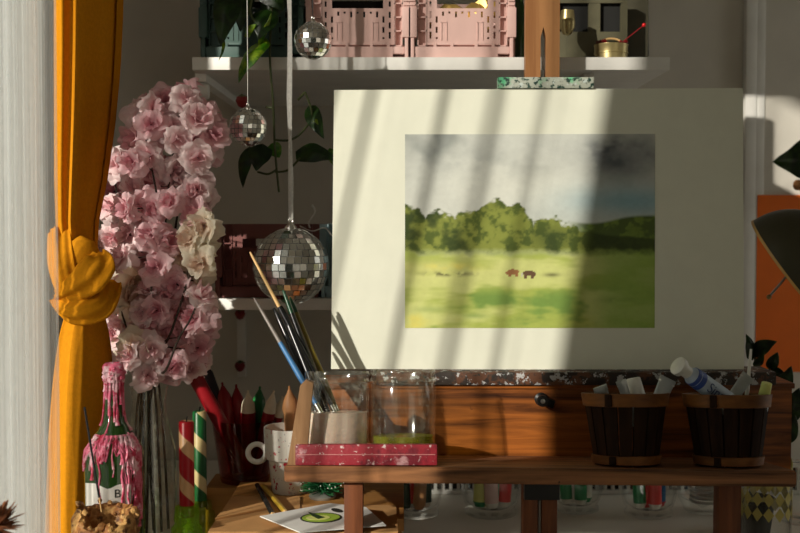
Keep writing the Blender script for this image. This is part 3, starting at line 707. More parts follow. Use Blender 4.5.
# card with an avocado drawing, tilted on the table
ce=thing('art_card','white card with a lime green oval drawing at the bottom of the stand','card',G(322,520,TZ+.005))
def onplane(px,py): return G(px,py,TZ+.006+max(0,(533-py))*.00022)
q=[onplane(*p) for p in ((260,517),(300,533),(386,526),(366,508),(330,504))]
MB().prism(q,(0,0,.0012)).build('card_sheet',K['card'],ce)
def flat(name,pts,mat,dz): MB().prism([onplane(*p)+Vector((0,0,dz)) for p in pts],(0,0,.0003)).build(name,mat,ce)
ell=lambda cx,cy,a,b,r=0:[(cx+a*math.cos(t)*math.cos(r)-b*math.sin(t)*math.sin(r),cy+a*math.cos(t)*math.sin(r)+b*math.sin(t)*math.cos(r)) for t in [2*PI*k/24 for k in range(24)]]
flat('outline_ring',ell(321,519,21,5.2,-.03),K['ink'],.0013); flat('oval_drawing',ell(321,519,19,4.2,-.03),K['avo'],.0017); flat('pale_middle',ell(318,519.5,12,2.4,-.03),K['p_lime'],.0021)
flat('leaf_drawing',[(308,514),(316,516.5),(325,519.5),(318,521),(312,518)],K['avod'],.0025); flat('pit_drawing',ell(337,511.5,6,1.8,.2),K['ink'],.0013)
# pencils
for lab,a,b,mt in (('gold pencil lying on the stand in front of the mug',(263,486),(287,514),'pencil'),('black pencil lying beside the gold pencil',(257,485),(274,517),'hk')):
    A=G(*a,TZ+.006); B=G(*b,TZ+.006); D=(B-A).normalized(); t=thing('pencil',lab,'pencil',(A+B)/2)
    s=MB().tube([A,A+(B-A)*.93],.0034,6); s.build('barrel',K[mt],t); MB().tube([A+(B-A)*.93,B],[.0034,.0007],6).build('point',K['hw'],t)

# ================================================================== candles in a dark red glass
gz=G(245,483,ZD+.04); gd=1.60
gb=P(245,480,gd)
cg=thing('candle_vase','dark red tapered glass vase full of candles','vase',(gb.x,gd,gb.z))
# it stands on a small plinth book
H_=P(240,418,gd).z-gb.z; r0=S(24,gd); r1=S(33,gd)
MB().lathe([(.0001,0),(r0,0),(r0*1.03,.003),(r1,H_),(r1*.97,H_),(r0*.96,.006),(.0001,.005)],cg.location,36).build('vase_glass',K['redglass'],cg)
tag(MB().bb((gb.x-.05,gd-.045,ZD+.0005),(gb.x+.05,gd+.045,gb.z-.0005),.002).build('wooden_block',K['tablewood']),'plain wooden block under the dark red candle vase','block')
def taper(label,tip,foot,dt,df,r,mat,capm=None):
    A=P(*tip,dt); B=P(*foot,df); B.z=max(B.z,gb.z+.008); D=A-B; L=D.length; t=thing('taper_candle',label,'candle',B,group='candles standing in the dark red vase'); M=rot_to(D)
    k=.74 if capm else .80
    MB().lathe([(.0001,0),(r*.8,0),(r*.95,L*.3),(r,L*k)]+([(.0001,L*k)] if capm else [(r*.9,L*.85),(r*.45,L*.92),(r*.22,L*.955),(.0001,L*.96)]),B,14,M).build('candle_body',mat,t)
    if capm: MB().lathe([(.0001,L*k),(r,L*k),(r*.85,L*.85),(r*.42,L*.92),(r*.22,L*.955),(.0001,L*.96)],B,14,M).build('candle_top',capm,t)
    MB().lathe([(.0001,L*.95),(.0016,L*.95),(.0018,L*.99),(.0001,L)],B,8,M).build('wick',K['ccream'] if capm else mat,t)
taper('dark red taper candle, first upright one from the left',(222,382),(236,475),1.62,1.61,.0105,K['cred'])
taper('dark red taper candle, second upright one from the left',(236,384),(243,475),1.625,1.615,.0095,K['cred'])
taper('red taper candle with a pale tip in the dark red vase',(248,390),(249,475),1.59,1.60,.0105,K['cred'],K['ccream'])
taper('green taper candle in the dark red vase',(260,386),(253,475),1.615,1.615,.0098,K['cgreen'])
taper('red taper with cream top, left of the two cream topped',(274,390),(256,475),1.585,1.60,.009,K['cred'],K['ccream'])
taper('red taper with cream top, right of the two cream topped',(283,396),(261,475),1.60,1.605,.0085,K['cred'],K['ccream'])
A=P(192,371,1.56); B=P(246,474,1.585); B.z=gb.z+.02; t=thing('pillar_candle','thick red candle leaning far left out of the dark red vase','candle',B); MB().tube([A,A+(B-A)*.03,B],[.009,.0105,.0105],16).build('candle_body',K['cred'],t); MB().tube([A+(A-B)*.04,A],.0012,6).build('wick',K['hk'],t)
A=P(206,371,1.63); B=P(240,474,1.61); B.z=gb.z+.02; t=thing('pillar_candle','dark candle leaning left behind the thick red one','candle',B); MB().tube([A,A+(B-A)*.03,B],[.007,.009,.009],16).build('candle_body',K['cdark'],t); MB().tube([A+(A-B)*.04,A],.0012,6).build('wick',K['ccream'],t)
# tan candle figure behind the strut
A=P(289,386,1.50); B=P(296,440,1.50); B.z=TZ+.001
t=thing('taper_candle','tan beeswax taper candle standing behind the easel strut','candle',B); D=A-B; L=D.length
MB().lathe([(.0001,0),(.010,0),(.010,L*.72),(.012,L*.78),(.009,L*.87),(.004,L*.93),(.002,L*.965),(.0001,L*.97)],B,16,rot_to(D)).build('candle_body',K['cbees'],t); MB().tube([B+D*.96,A],.0016,6).build('wick',K['cbees'],t)

# ================================================================== striped candles in glass holders
def striped(label,hl,px,ptop,d,mat,gm,rpx):
    b=P(px,505 if rpx>7 else 500,d); top=P(px,ptop,d); r=S(rpx,d)
    hb=Vector((b.x,d,ZD+.0005)); H=b.z-ZD
    h=thing('candle_holder',hl,'candle holder',hb)
    o=[(.0001,0),(r*2.5,0),(r*2.7,.004),(r*2.5,H*.33),(r*1.9,H*.40),(r*2.2,H*.46),(r*2.1,H*.66),(r*1.55,H*.72),(r*1.75,H*.78),(r*1.6,H*.97),(r*1.25,H*.99),(r*1.08,H*1.0),(r*1.06,H*.82),(.0001,H*.80)]
    MB().lathe(o,hb,28).build('holder_glass',gm,h)
    L=top.z-b.z+H*.17; cb=Vector((b.x,d,b.z-H*.17))
    c=thing('striped_candle',label,'candle',cb)
    MB().lathe([(.0001,.0),(r,.0),(r,L*.985),(r*.86,L),(.0001,L*.992)],cb,24).build('candle_body',mat,c)
    MB().tube([cb+Vector((0,0,L*.99)),cb+Vector((.001,0,L+.006))],.001,6).build('wick',K['hk'],c)
striped('red and cream spiral striped candle in the lime glass holder','lime green glass candle holder under the red striped candle',187,421,1.385,K['strr'],K['lime'],7.6)
striped('green and cream spiral striped candle behind the red striped one','yellow green glass candle holder under the green striped candle',200,411,1.55,K['strg'],K['yel'],6.9)

# ================================================================== wax bottle
BD=1.28; b0=P(114.5,480,BD); bx=b0.x
wb=thing('wine_bottle','green wine bottle covered in dripping pink wax with a cream label','bottle',(bx,BD,ZD+.0005))
zt=P(114,366,BD).z-ZD; br=S(29.5,BD); u=lambda py:P(114,py,BD).z-ZD
prof=[(.0001,.004),(br*.8,0),(br*.97,.004),(br,.012),(br,u(458)),(br*.96,u(448)),(br*.78,u(439)),(br*.54,u(430)),(br*.38,u(421)),(br*.32,u(410)),(br*.29,u(390)),(br*.27,u(380)),(br*.31,u(379)),(br*.31,u(371)),(br*.28,u(366)),(br*.2,u(366)),(.0001,u(372))]
MB().lathe(prof,wb.location,40).build('bottle_glass',K['bottle'],wb)
pz=[(z,r_) for r_,z in prof[3:15]]
def brad(z):
    for (z0,r0),(z1,r1) in zip(pz,pz[1:]):
        if min(z0,z1)<=z<=max(z0,z1): return r0+(r1-r0)*((z-z0)/(z1-z0) if abs(z1-z0)>1e-9 else 0)
    return br
def bsurf(a,z,off): r=brad(z)+off; return Vector((bx+r*math.sin(a),BD-r*math.cos(a),ZD+z))
lab=MB()
z0,z1=u(514),u(475)
lab.grid(lambda uu,v:bsurf(-.95+1.75*uu,z0+(z1-z0)*v*(1-.10*abs(uu-.5)*2+(.0 if uu<.1 else -.16*math.exp(-((uu-.55)/.16)**2))),.0005),40,10)
lo_=lab.build('label_paper',K['label'],wb,ang=180)
fn=lambda x0,y0:(lambda v:bsurf(x0+v.x/br,y0+v.y,.0011))
text_mb('B',.0135,fn(.34,u(487))).build('label_letter',K['ink'],lo_)
# wax
s=MB()
def waxblob(a,z,r,off=.0): s.lathe([(.0001,-r),(r*.7,-r*.7),(r,0),(r*.7,r*.7),(.0001,r)],bsurf(a,z,off),8)
s.lathe([(br*.33,u(382)),(br*.35,u(378)),(br*.36,u(370)),(br*.32,u(365)),(br*.24,u(363)),(br*.2,u(364)),(.0001,u(366))],wb.location,28,jit=lambda a,k:1+.10*math.sin(3*a+k)+.07*math.sin(7*a+2*k))
for k in range(18): waxblob(R.uniform(-2,2),u(R.uniform(366,384)),R.uniform(.0016,.0034),.001)
def wdrip(a,ya,yb,r,bulge=1.5):
    n=max(4,int(abs(yb-ya)/5)); pts=[]; rr=[]
    for i in range(n+1):
        t=i/n; z=u(ya+(yb-ya)*t); aa=a+.05*math.sin(i*1.3+a*9)*(1 if ya<430 else .6); pts.append(bsurf(aa,z,r*.35)); rr.append(r*(R.uniform(.8,1.2))*(bulge if i==n else 1)*(.7 if i==0 else 1))
    s.tube(pts,rr,7)
for k in range(17):
    a=R.uniform(-1.9,1.9); wdrip(a,R.uniform(372,380),R.uniform(390,436),R.uniform(.0008,.0018))
for k in range(34):
    a=R.uniform(-1.2,1.5); y=R.uniform(430,448); L=R.uniform(8,28) if a<.15 else R.uniform(20,75); wdrip(a,y,y+L,R.uniform(.0006,.0017))
for k in range(9): wdrip(R.uniform(.5,1.35),445,R.uniform(505,528),R.uniform(.0008,.0016))
wdrip(-.25,430,520,.0012); wdrip(-.55,440,474,.0016)
# shoulder sheet of wax with a ragged lower edge
s.grid(lambda uu,v:bsurf(-1.0+2.5*uu,u(432)+(u(449+6*math.sin(uu*23)+5*math.sin(uu*51))-u(432))*v,.0012+.0010*math.sin(uu*70+v*5)+.0006*math.sin(v*23)),90,14)
s.build('wax_drips',K['wax'],wb,ang=80)

# ================================================================== rough bark bowl with incense
gd=1.215
gbx=P(107,520,gd); rb_=S(30,gd)
gw=thing('bark_bowl','rough golden bark bowl holding an incense stick','bowl',(gbx.x,gd,ZD+.0005-.0))
hz=P(107,513,gd).z-ZD
jit=lambda a,k:1+.07*math.sin(5*a+k)+.06*math.sin(9*a+2.1*k)+.05*math.sin(17*a-3*k)
gb_=MB().lathe([(.0001,0),(rb_*.75,0),(rb_*.9,hz*.3),(rb_*.95,hz*.7),(rb_*1.02,hz*.86),(rb_*1.04,hz*.95),(rb_*.92,hz*1.03),(rb_*.78,hz*1.0),(rb_*.68,hz*.85),(rb_*.6,hz*.55),(.0001,hz*.45)],gw.location,64,jit=jit)
bm_=gb_.bm
for v in bm_.verts:
    q=v.co-gw.location; fr_=max(0,-q.y/rb_); v.co.z-=max(0,q.z/hz-.4)*.028*fr_
gb_.build('bowl_body',K['bark'],gw)
s=MB()
for k in range(150):
    a=R.uniform(0,2*PI); rr=rb_*R.uniform(.74,1.06); z=hz*(R.uniform(.80,1.07) if k<95 else R.uniform(.3,.9)); rr=rr if k<95 else rb_*1.0
    rad=R.uniform(.0022,.0052); s.lathe([(.0001,-rad*.7),(rad*.8,-rad*.3),(rad,.1*rad),(rad*.6,rad*.6),(.0001,rad*.75)],gw.location+Vector((rr*math.cos(a),rr*math.sin(a),z)),7,Euler((R.uniform(-1,1),R.uniform(-1,1),0)).to_matrix(),jit=lambda q,kk:R.uniform(.7,1.25))
for v in s.bm.verts:
    q=v.co-gw.location; fr_=max(0,-q.y/rb_); v.co.z-=max(0,q.z/hz-.4)*.028*fr_
s.build('bark_crust',K['bark'],gw,ang=25)
A=P(84.5,407,gd-.01); B=P(101.5,512,gd-.006)
t=thing('incense_stick','thin black incense stick leaning left out of the bark bowl','incense stick',B)
MB().tube([A,A+(B-A)*.86],.0013,8).build('incense_coating',K['hk'],t); MB().tube([A+(B-A)*.86,B],.0007,6).build('bamboo_core',K['hw'],t)

# ================================================================== dried flower bottom left
fd=1.03; fc=P(-6,528,fd)
t=thing('dried_flower','spiky brown dried flower at the bottom left corner','dried flower',(fc.x,fd,ZD+.02))
s=MB()
for k in range(130):
    el=R.uniform(-.75,1.25); az=R.uniform(0,2*PI); dr=Vector((math.cos(el)*math.cos(az),math.cos(el)*math.sin(az),math.sin(el))); L=S(R.uniform(20,33),fd)
    sd=dr.cross(Vector((.3,.2,1))).normalized(); up=sd.cross(dr); cv=R.uniform(-.2,.25)
    pts=[fc+dr*L*q+up*L*cv*q*q for q in (0.15,.4,.7,.92,1.0)]
    s.tube(pts,[S(2.2,fd),S(3.0,fd),S(2.7,fd),S(1.2,fd),S(.3,fd)],6,flat=.35)
s.build('dried_petals',K['dry'],t,ang=30)
MB().tube([fc,Vector((fc.x-.012,fd,ZD+.012))],.0025,8).build('stem',K['stem'],t)
tag(MB().lathe([(.0001,0),(.022,0),(.024,.004),(.018,.025),(.011,.036),(.013,.042),(.011,.042),(.009,.036),(.0001,.01)],(fc.x-.012,fd,ZD+.0005),28).build('bud_vase',K['white']),'small white bud vase holding the spiky dried flower','vase')
# ================================================================== shelves
def shelf(label,x0px,x1px,ytop,ybot,yf,brk,low=False):
    a=P(x0px,ytop,yf); b=P(x1px,ybot,yf)
    t=thing('wall_shelf',label,'shelf',((a.x+b.x)/2,YW,b.z))
    MB().bb((a.x,yf,b.z),(b.x,YW-.0005,a.z),.0015).build('shelf_board',K['white'],t)
    for px in brk:
        c=P(px,ybot,YW if low else yf+.05); s=MB()
        s.bb((c.x-.008,YW-.012,P(0,376,YW).z if low else b.z-.04),(c.x+.008,YW-.0005,b.z-.0005),.001)
        s.bb((c.x-.008,yf+.03,b.z-.012),(c.x+.008,YW-.012,b.z-.0005),.001)
        s.lathe([(.0001,-.010),(.011,-.008),(.013,0),(.011,.008),(.0001,.010)],(c.x,yf+.05,b.z-.024),14,rot_to((1,0,0)))
        s.build('bracket',K['white'],t)
    return a.z
Z1=shelf('long white upper wall shelf carrying the pink crates',192,670,57,70,1.575,(203,587))
Z2=shelf('white lower wall shelf behind the big mirror ball',196,640,298.5,310,1.575,(242,560),True)
# ================================================================== crates
cu=.156/104
def crate(name,label,x,y,z,mat):
    t=thing(name,label,'crate',(x,y,z),group=None); D=.155; H=.105; Wd=.156
    X=lambda u:(u-52)*cu; V=lambda v:v*cu
    hs=[(28.3,76.7,47,56)]
    for u0,v0 in ((33.2,40),(39.2,42),(45.5,38.5),(51.5,42),(57.8,38.5),(64,42),(70,38.5)): hs.append((u0,u0+1.9,v0,44))
    for u0 in (21.3,82):
        for a,b in ((48.5,53.7),(58,64),(38,44),(28,34),(18.5,25)): hs.append((u0,u0+1.9,a,b))
    for u0 in (27.2,76):
        for a,b in ((33.5,39.5),(24,29.7),(18,20),(58,64)): hs.append((u0,u0+1.9,a,b))
    MB().holes(X(19),X(87),V(13),H,.004,.008,[(X(a),X(b),V(c),V(d)) for a,b,c,d in hs]).build('front_panel',mat,t,local=True)
    b=MB()
    # tray floor, side and rear walls
    b.bb((X(1),.012,0),(X(103),D,.004)); b.bb((X(1),.012,.004),(X(3),D,H-.004)); b.bb((X(101),.012,.004),(X(103),D,H-.004))
    b.holes(X(3),X(101),.004,H,D-.003,D,[(X(28.3),X(76.7),V(47),V(56))]+[(X(u_),X(u_+3),V(20),V(44)) for u_ in range(10,96,7)])
    # lower rim with foot notches
    b.bb((X(8),.0,0),(X(86),.012,V(10.6)),.0008); b.bb((X(86),.0,V(4)),(X(97),.012,V(10.6)),.0005); b.bb((X(7),.0,V(4)),(X(8.2),.012,V(10.6)))
    b.bb((X(19),.003,V(12.4)),(X(87),.009,V(14.6)),.0004); b.bb((X(10),.008,V(10.5)),(X(96),.011,V(13)))
    for u0 in (25,41,64,80): b.bb((X(u0),.002,V(10.6)),(X(u0+3),.006,V(14)))
    # ribbed strips
    for u0,u1 in ((10,18.6),(87.2,95)):
        b.bb((X(u0),.010,V(10)),(X(u1),.012,H))
        b.bb((X(u0),.003,V(10)),(X(u0+1),.011,H)); b.bb((X(u1-1),.003,V(10)),(X(u1),.011,H))
        for v in (11,25,38,51,64): b.bb((X(u0),.003,V(v)),(X(u1),.011,V(v+1.2)))
    # pressed tabs: thin raised outline
    for u0 in (32.2,66.4):
        for p,q in (((u0,17),(u0+.8,34)),((u0+5,17),(u0+5.8,34)),((u0,33.4),(u0+5.8,34.2))): b.bb((X(p[0]),.0030,V(p[1])),(X(q[0]),.0045,V(q[1])))
    b.build('crate_body',mat,t,local=True)
    for u0 in (1,94.6):
        p=MB(); p.bb((X(u0),-.004,V(19)),(X(u0+8.4),.012,V(47)),.001); p.bb((X(u0+2.6),-.002,0),(X(u0+5.8),.012,V(19)),.0006)
        p.bb((X(u0+.8),.0,V(47)),(X(u0+7.6),.012,H),.0006)
        for q in range(5): p.bb((X(u0+1.2),-.002,V(49+q*4)),(X(u0+6.8),.001,V(50.6+q*4)))
        p.build('corner_latch',mat,t,local=True)
    return t
CY=1.587
pinkc=crate('storage_crate','pale pink folding crate on the upper shelf beside the small hanging mirror ball',P(357,40,CY).x,CY,Z1+.0006,K['pink'])
def crate_dup(label,px,z,mat,y=CY):
    return dup(pinkc,(P(px,40,y).x,y,z),label,None,None,{k:mat for k in ('front_panel','crate_body','corner_latch')})
crate_dup('pale pink folding crate on the upper shelf next to the easel mast, gold paper inside',462,Z1+.0006,K['pink'])
crate_dup('dark teal folding crate at the left end of the upper shelf behind trailing leaves',253,Z1+.0006,K['teal'])
pinkc['label']='pale pink folding crate on the upper shelf beside the small hanging mirror ball'
crate_dup('dusty rose folding crate on the lower shelf behind the big mirror ball',266,Z2+.0006,K['dusty'])
crate_dup('pale blue folding crate on the lower shelf partly behind the painting',372,Z2+.0006,K['blue'])
# contents of the upper crates
c=P(457,5,1.67); s=MB()
for k in range(9):
    q=Vector((c.x+R.uniform(-.05,.05),1.68+R.uniform(-.02,.02),Z1+R.uniform(.06,.085))); s.lathe([(.0001,-.02),(.016,-.012),(.022,0),(.015,.014),(.0001,.02)],q,8,Euler((R.random()*3,R.random()*3,0)).to_matrix(),jit=lambda a,k:R.uniform(.7,1.25))
s.bb((c.x-.05,1.64,Z1+.006),(c.x+.05,1.72,Z1+.062),.004)
tag(s.build('wrapping_paper',K['gold'],ang=20),'crumpled gold paper inside the pink crate next to the mast','paper')
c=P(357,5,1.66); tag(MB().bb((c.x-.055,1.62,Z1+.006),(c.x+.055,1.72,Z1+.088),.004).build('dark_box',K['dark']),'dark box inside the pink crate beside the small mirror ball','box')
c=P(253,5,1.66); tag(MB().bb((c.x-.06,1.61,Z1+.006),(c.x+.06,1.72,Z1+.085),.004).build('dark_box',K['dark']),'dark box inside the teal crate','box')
# ribbon curls over the blue crate
s=MB(); s.tube(smoothpts([P(300,226,1.575),P(312,231,1.572),P(325,228,1.575),P(334,236,1.580),P(346,226,1.60)],6),.0022,8,flat=.4); s.tube(smoothpts([P(310,228,1.575),P(309,222,1.574),P(315,212,1.575),P(312,205,1.58)],6),.0018,8,flat=.4)
tag(s.build('ribbon_curl',K['ribbon']),'curled white ribbon lying over the pale blue crate','ribbon')
# ================================================================== mirror balls
def ball(label,px,py,r_px,d,rows,cordw,cordmat,ctop,group='hanging mirror balls'):
    c=P(px,py,d); r=S(r_px,d); t=thing('mirror_ball',label,'mirror ball',c,group=None); t['group']=group; del t['group']
    MB().lathe([(r*.965*math.sin(PI*k/24)+1e-7,-r*.965*math.cos(PI*k/24)) for k in range(25)],c,40).build('ball_core',K['grout'],t)
    s=MB(); tb=bmesh.new(); off=R.uniform(0,6)
    for i in range(rows):
        f0=PI*(i+.05)/rows; f1=PI*(i+.95)/rows; n=max(4,int(round(2*rows*math.sin((f0+f1)/2)))); ro=R.uniform(0,1)
        for k in range(n):
            a0=2*PI*(k+ro+.05)/n; a1=2*PI*(k+ro+.95)/n; am=(a0+a1)/2; fm=(f0+f1)/2
            nn=Vector((math.sin(fm)*math.cos(am),math.sin(fm)*math.sin(am),math.cos(fm))); nn=(nn+Vector((R.uniform(-1,1),R.uniform(-1,1),R.uniform(-1,1)))*.045).normalized()
            cc=nn*0+Vector((math.sin(fm)*math.cos(am),math.sin(fm)*math.sin(am),math.cos(fm)))*r
            ea=Vector((-math.sin(am),math.cos(am),0)); eb=nn.cross(ea).normalized(); ea=eb.cross(nn).normalized()
            wa=r*math.sin(fm)*(a1-a0)/2; wb=r*(f1-f0)/2
            top=[tb.verts.new(c+cc+ea*wa*x+eb*wb*y) for x,y in ((-1,-1),(1,-1),(1,1),(-1,1))]; bot=[tb.verts.new(v.co-nn*r*.035) for v in top]
            tb.faces.new(top)
            for q in range(4): tb.faces.new((top[q],bot[q],bot[(q+1)%4],top[(q+1)%4]))
    bmesh.ops.recalc_face_normals(tb,faces=tb.faces[:]); s._merge(tb); s.build('mirror_tiles',K['mirror'],t,smooth=False)
    MB().lathe([(.0001,r*.97),(r*.17,r*.96),(r*.16,r*1.03),(r*.09,r*1.10),(r*.05,r*1.16),(.0001,r*1.17)],c,16).build('cap',K['silver'],t)
    s=MB(); s.tube([c+Vector((r*.06*math.cos(a),0,r*1.2+r*.06*math.sin(a))) for a in [2*PI*k/12 for k in range(13)]],r*.022,6); s.build('hanging_loop',K['silver'],t)
    return t,c,r
def cord(name,label,c,r,w,mat,flat,wig,d0):
    pts=[]; zz=c.z+r*1.2
    n=24
    for k in range(n+1):
        q=k/n; pts.append(Vector((c.x+wig*math.sin(k*1.7)*(.3 if k<2 else 1)+d0*q,c.y,zz+(2.495-zz)*q)))
    o=MB().tube(pts,[w*(1+.25*math.sin(k*2.3)) if flat<1 else w for k in range(n+1)],8,flat=flat).build(name,mat); tag(o,label,'ribbon' if flat<1 else 'cord')
t,c,r=ball('big mirror ball hanging from the white ribbon behind the brushes',291,266,38,1.49,17,0,0,0); cord('ribbon','white ribbon holding up the big mirror ball',c,r,.0040,K['ribbon'],.35,.0008,-.005)
t,c,r=ball('small mirror ball hanging beside the pink blossoms',248,127.5,19,1.45,13,0,0,0); cord('cord','thin silver cord holding the small mirror ball beside the blossoms',c,r,.0007,K['silver'],1,0,-.001)
t,c,r=ball('small mirror ball hanging in front of the pink crate',313,40.5,18.5,1.47,12,0,0,0); cord('cord','thin thread holding the mirror ball in front of the pink crate',c,r,.0005,K['hk'],1,0,.001)
# ================================================================== leaves
def leaf_mb(mb,base,tip,w,bend=.15,fold=.25,facing=(0,-1,.2)):
    A=Vector(base); B=Vector(tip); D=B-A; L=D.length; dn=D.normalized(); f=Vector(facing); sd=dn.cross(f).normalized(); nn=sd.cross(dn).normalized()
    if nn.dot(f)<0: nn=-nn
    def fn(u,v):
        k=2*u-1; wid=w*.5*(math.sin(PI*min(1,v**.62))**.85)*(1 if v<.98 else .2)
        return A+dn*(L*v-(.10*L*abs(k)*(1-v)*(1 if v<.3 else .5)))+sd*wid*k-nn*(fold*abs(k)*wid*-1)*-1+nn*bend*L*(math.sin(PI*v)-.3*v)+nn*.03*w*math.sin(v*14+k*3)*abs(k)
    t=MB().grid(fn,9,13); bm=t.bm
    r_=bmesh.ops.extrude_face_region(bm,geom=bm.faces[:]); bmesh.ops.translate(bm,verts=[g for g in r_['geom'] if isinstance(g,bmesh.types.BMVert)],vec=nn*-.0005)
    bmesh.ops.recalc_face_normals(bm,faces=bm.faces[:]); mb._merge(bm); return mb
pd=1.545
pv=thing('trailing_pothos','trailing pothos vine with green leaves hanging over the upper shelf','plant',P(270,40,1.58))
for pts in (((275,-40),(271,20),(270,60),(273,100),(275,150),(279,192)),((262,-30),(250,10),(262,30),(265,43)),((275,140),(290,140),(302,132),(312,115),(305,92)),((275,172),(288,170),(300,158)),((273,108),(266,107)),((258,172),(268,174),(276,170)),((262,160),(272,150)),((305,92),(298,100))):
    MB().tube(smoothpts([P(x,y,pd+.01*math.sin(x)) for x,y in pts],5),.0016,7).build('vine',K['vine'],pv)
def lf(b,t,w,mat,d0=pd,d1=pd-.02,**k): leaf_mb(MB(),P(*b,d0),P(*t,d1),S(w,pd),**k).build('leaf',K[mat],pv,ang=60)
lf((264,42),(237,81),22,'leafb',fold=.35,facing=(-.6,-1,.5)); lf((262,44),(272,14),12,'leafb',fold=.5,facing=(1,-.5,.1),bend=.05)
lf((222,36),(220,60),5,'leafb',facing=(1,-.6,0)); lf((249,150),(242,187),15,'leafd',facing=(-.3,-1,.2)); lf((262,146),(256,170),24,'leafd'); lf((272,145),(280,158),15,'leafb',d1=pd+.01)
lf((310,108),(323,138),17,'leafd',facing=(-.2,-1,.1)); lf((299,152),(335,158),24,'leafd',facing=(0,-1,.6)); lf((268,12),(258,38),26,'leafd'); lf((232,-10),(220,45),28,'leafd'); lf((245,-12),(240,30),24,'leafd',d0=1.56); lf((262,-15),(283,10),26,'leafd'); lf((285,-20),(262,28),30,'leafd',d0=1.565,d1=1.555); lf((246,35),(256,24),10,'leafb'); lf((311,115),(318,124),7,'leafb')
lf((330,150),(336,168),10,'leafb',d1=pd)
# berries / tiny garland on the brackets
def berry(label,px,py,d,r):
    c=P(px,py,d); t=thing('berry_ornament',label,'ornament',c); MB().lathe([(.0001,-1.1*r),(.6*r,-.8*r),(r,0),(.8*r,.6*r),(.0001,.8*r)],c,16).build('berry',M_plain('dark_red_berry',srgb(120,20,24),.4),t)
    MB().lathe([(.0001,1.1*r),(.5*r,.8*r),(.85*r,.55*r),(.0001,.7*r)],c,9,jit=lambda a,k:1+.3*math.cos(5*a)).build('calyx',K['vine'],t)
berry('small red berry ornament above the small mirror ball beside the blossoms',242,101,1.56,S(6.5,1.56))
for py,l in ((314,'red berry ornament just under the lower shelf'),(366,'red berry ornament low on the lower shelf bracket')): berry(l,240,py,YW-.017,S(5.5,YW))
# ================================================================== things at the right of the upper shelf
def goblet(px,d):
    c=P(px,56,d); t=thing('goblet','small gold and clear stemmed glass beside the easel mast','glass',(c.x,d,Z1+.0006)); H=S(50,d)
    MB().lathe([(.0001,0),(S(6,d),.0005),(S(5,d),.002),(S(1.3,d),.005),(S(1.3,d),H*.45),(S(2.5,d),H*.5),(.0001,H*.5)],t.location,24).build('stem',K['glass'],t)
    MB().lathe([(.0001,H*.5),(S(4,d),H*.53),(S(7.6,d),H*.66),(S(7.8,d),H*.80),(S(6.5,d),H*1.0),(S(6.1,d),H),(S(7.2,d),H*.8),(S(7,d),H*.67),(.0001,H*.55)],t.location,28).build('bowl',K['tin'],t)
goblet(567,1.62)
c=P(519,40,1.66); bt=thing('dark_bottle','dark green bottle between the pink crate and the easel mast','bottle',(c.x,1.66,Z1+.0006)); MB().lathe([(.0001,0),(.010,0),(.011,.003),(.011,.075),(.006,.095),(.005,.12),(.0001,.12)],bt.location,20).build('bottle_glass',K['bottle'],bt)
a=P(579,33,1.665); b=P(627,-3,1.665); f=thing('picture_frame','dusty green framed dark picture standing on the upper shelf','picture frame',((a.x+b.x)/2,1.665,Z1+.0006))
s=MB(); w=S(6,1.8); zb=Z1+.0008
x0,x1,z1=a.x-.04,b.x,b.z
za=a.z+.001; zc=z1-w
s.bb((x0,1.660,zb),(x1,1.676,za)); s.bb((x0,1.660,zc),(x1,1.676,z1)); s.bb((x0,1.6605,za),(x0+w,1.6755,zc)); s.bb((x1-w,1.6605,za),(x1,1.6755,zc)); cx=P(594,10,1.665).x; s.bb((cx-w*.9,1.661,za),(cx+w*.9,1.675,zc)); s.build('frame',K['frame'],f)
MB().bb((x0+w*.8,1.668,a.z-.001),(x1-w*.8,1.674,z1-w*.8)).build('dark_picture',K['dark'],f)
a=P(556,56,1.715); b=P(646.5,-4,1.715); tag(MB().bb((a.x,1.700,Z1+.0008),(b.x,1.715,b.z),.001).build('backing_panel',M_plain('olive_panel',srgb(74,70,54),.7)),'dull olive panel standing behind the framed dark picture on the upper shelf','panel')
d=1.615; c=P(611,56,d); t=thing('brass_tin','round brass tin with a bent handle on the right of the upper shelf','tin',(c.x,d,Z1+.0006)); r=S(17,d); H=S(15.5,d)
MB().lathe([(.0001,0),(r*.9,0),(r*.94,.001),(r*.94,H*.40),(r*.99,H*.42),(r*.99,H*.50),(r*.96,H*.52),(r*.98,H*.9),(r,H*.95),(r,H),(r*.93,H),(r*.9,H*.6),(.0001,H*.55)],t.location,32).build('tin_body',K['tin'],t)
s=MB(); s.tube([t.location+Vector((r*.72*math.cos(a),0,H*.95+S(7,d)*math.sin(a))) for a in [PI*k/14 for k in range(15)]],.0016,8); s.build('handle',K['hw'],t)
for lab,dx in (('dark red berry sprig at the left of the brass tin',-.7),('dark red berry sprig at the right of the brass tin',.95)):
    s=MB()
    for k in range(7): s.lathe([(.0001,-.0035),(.0035,0),(.0001,.0035)],t.location+Vector((r*dx*.8+R.uniform(-.006,.006),R.uniform(-.008,.002),H*1.02+R.uniform(-.002,.004))),10)
    tag(s.build('berry_sprig',M_plain('dull_red_berry',srgb(110,16,20),.4)),lab,'berries')
A=P(644,25,1.61); B=P(622,41,1.622); B.z-=.002; t=thing('red_pin','long pin with a shiny red head sticking out of the brass tin','pin',B); MB().lathe([(.003*math.sin(PI*k/10)+1e-7,-.003*math.cos(PI*k/10)) for k in range(11)],A,14).build('pin_head',K['red'],t); MB().tube([A,B],.0006,6).build('shaft',K['cred'],t)
A=P(647,-20,YW-.003); B=P(648,56,YW-.003); tag(MB().tube([A,B],.0016,8).build('wall_cable',K['hk']),'dark cable running down the wall to the right end of the upper shelf','cable')
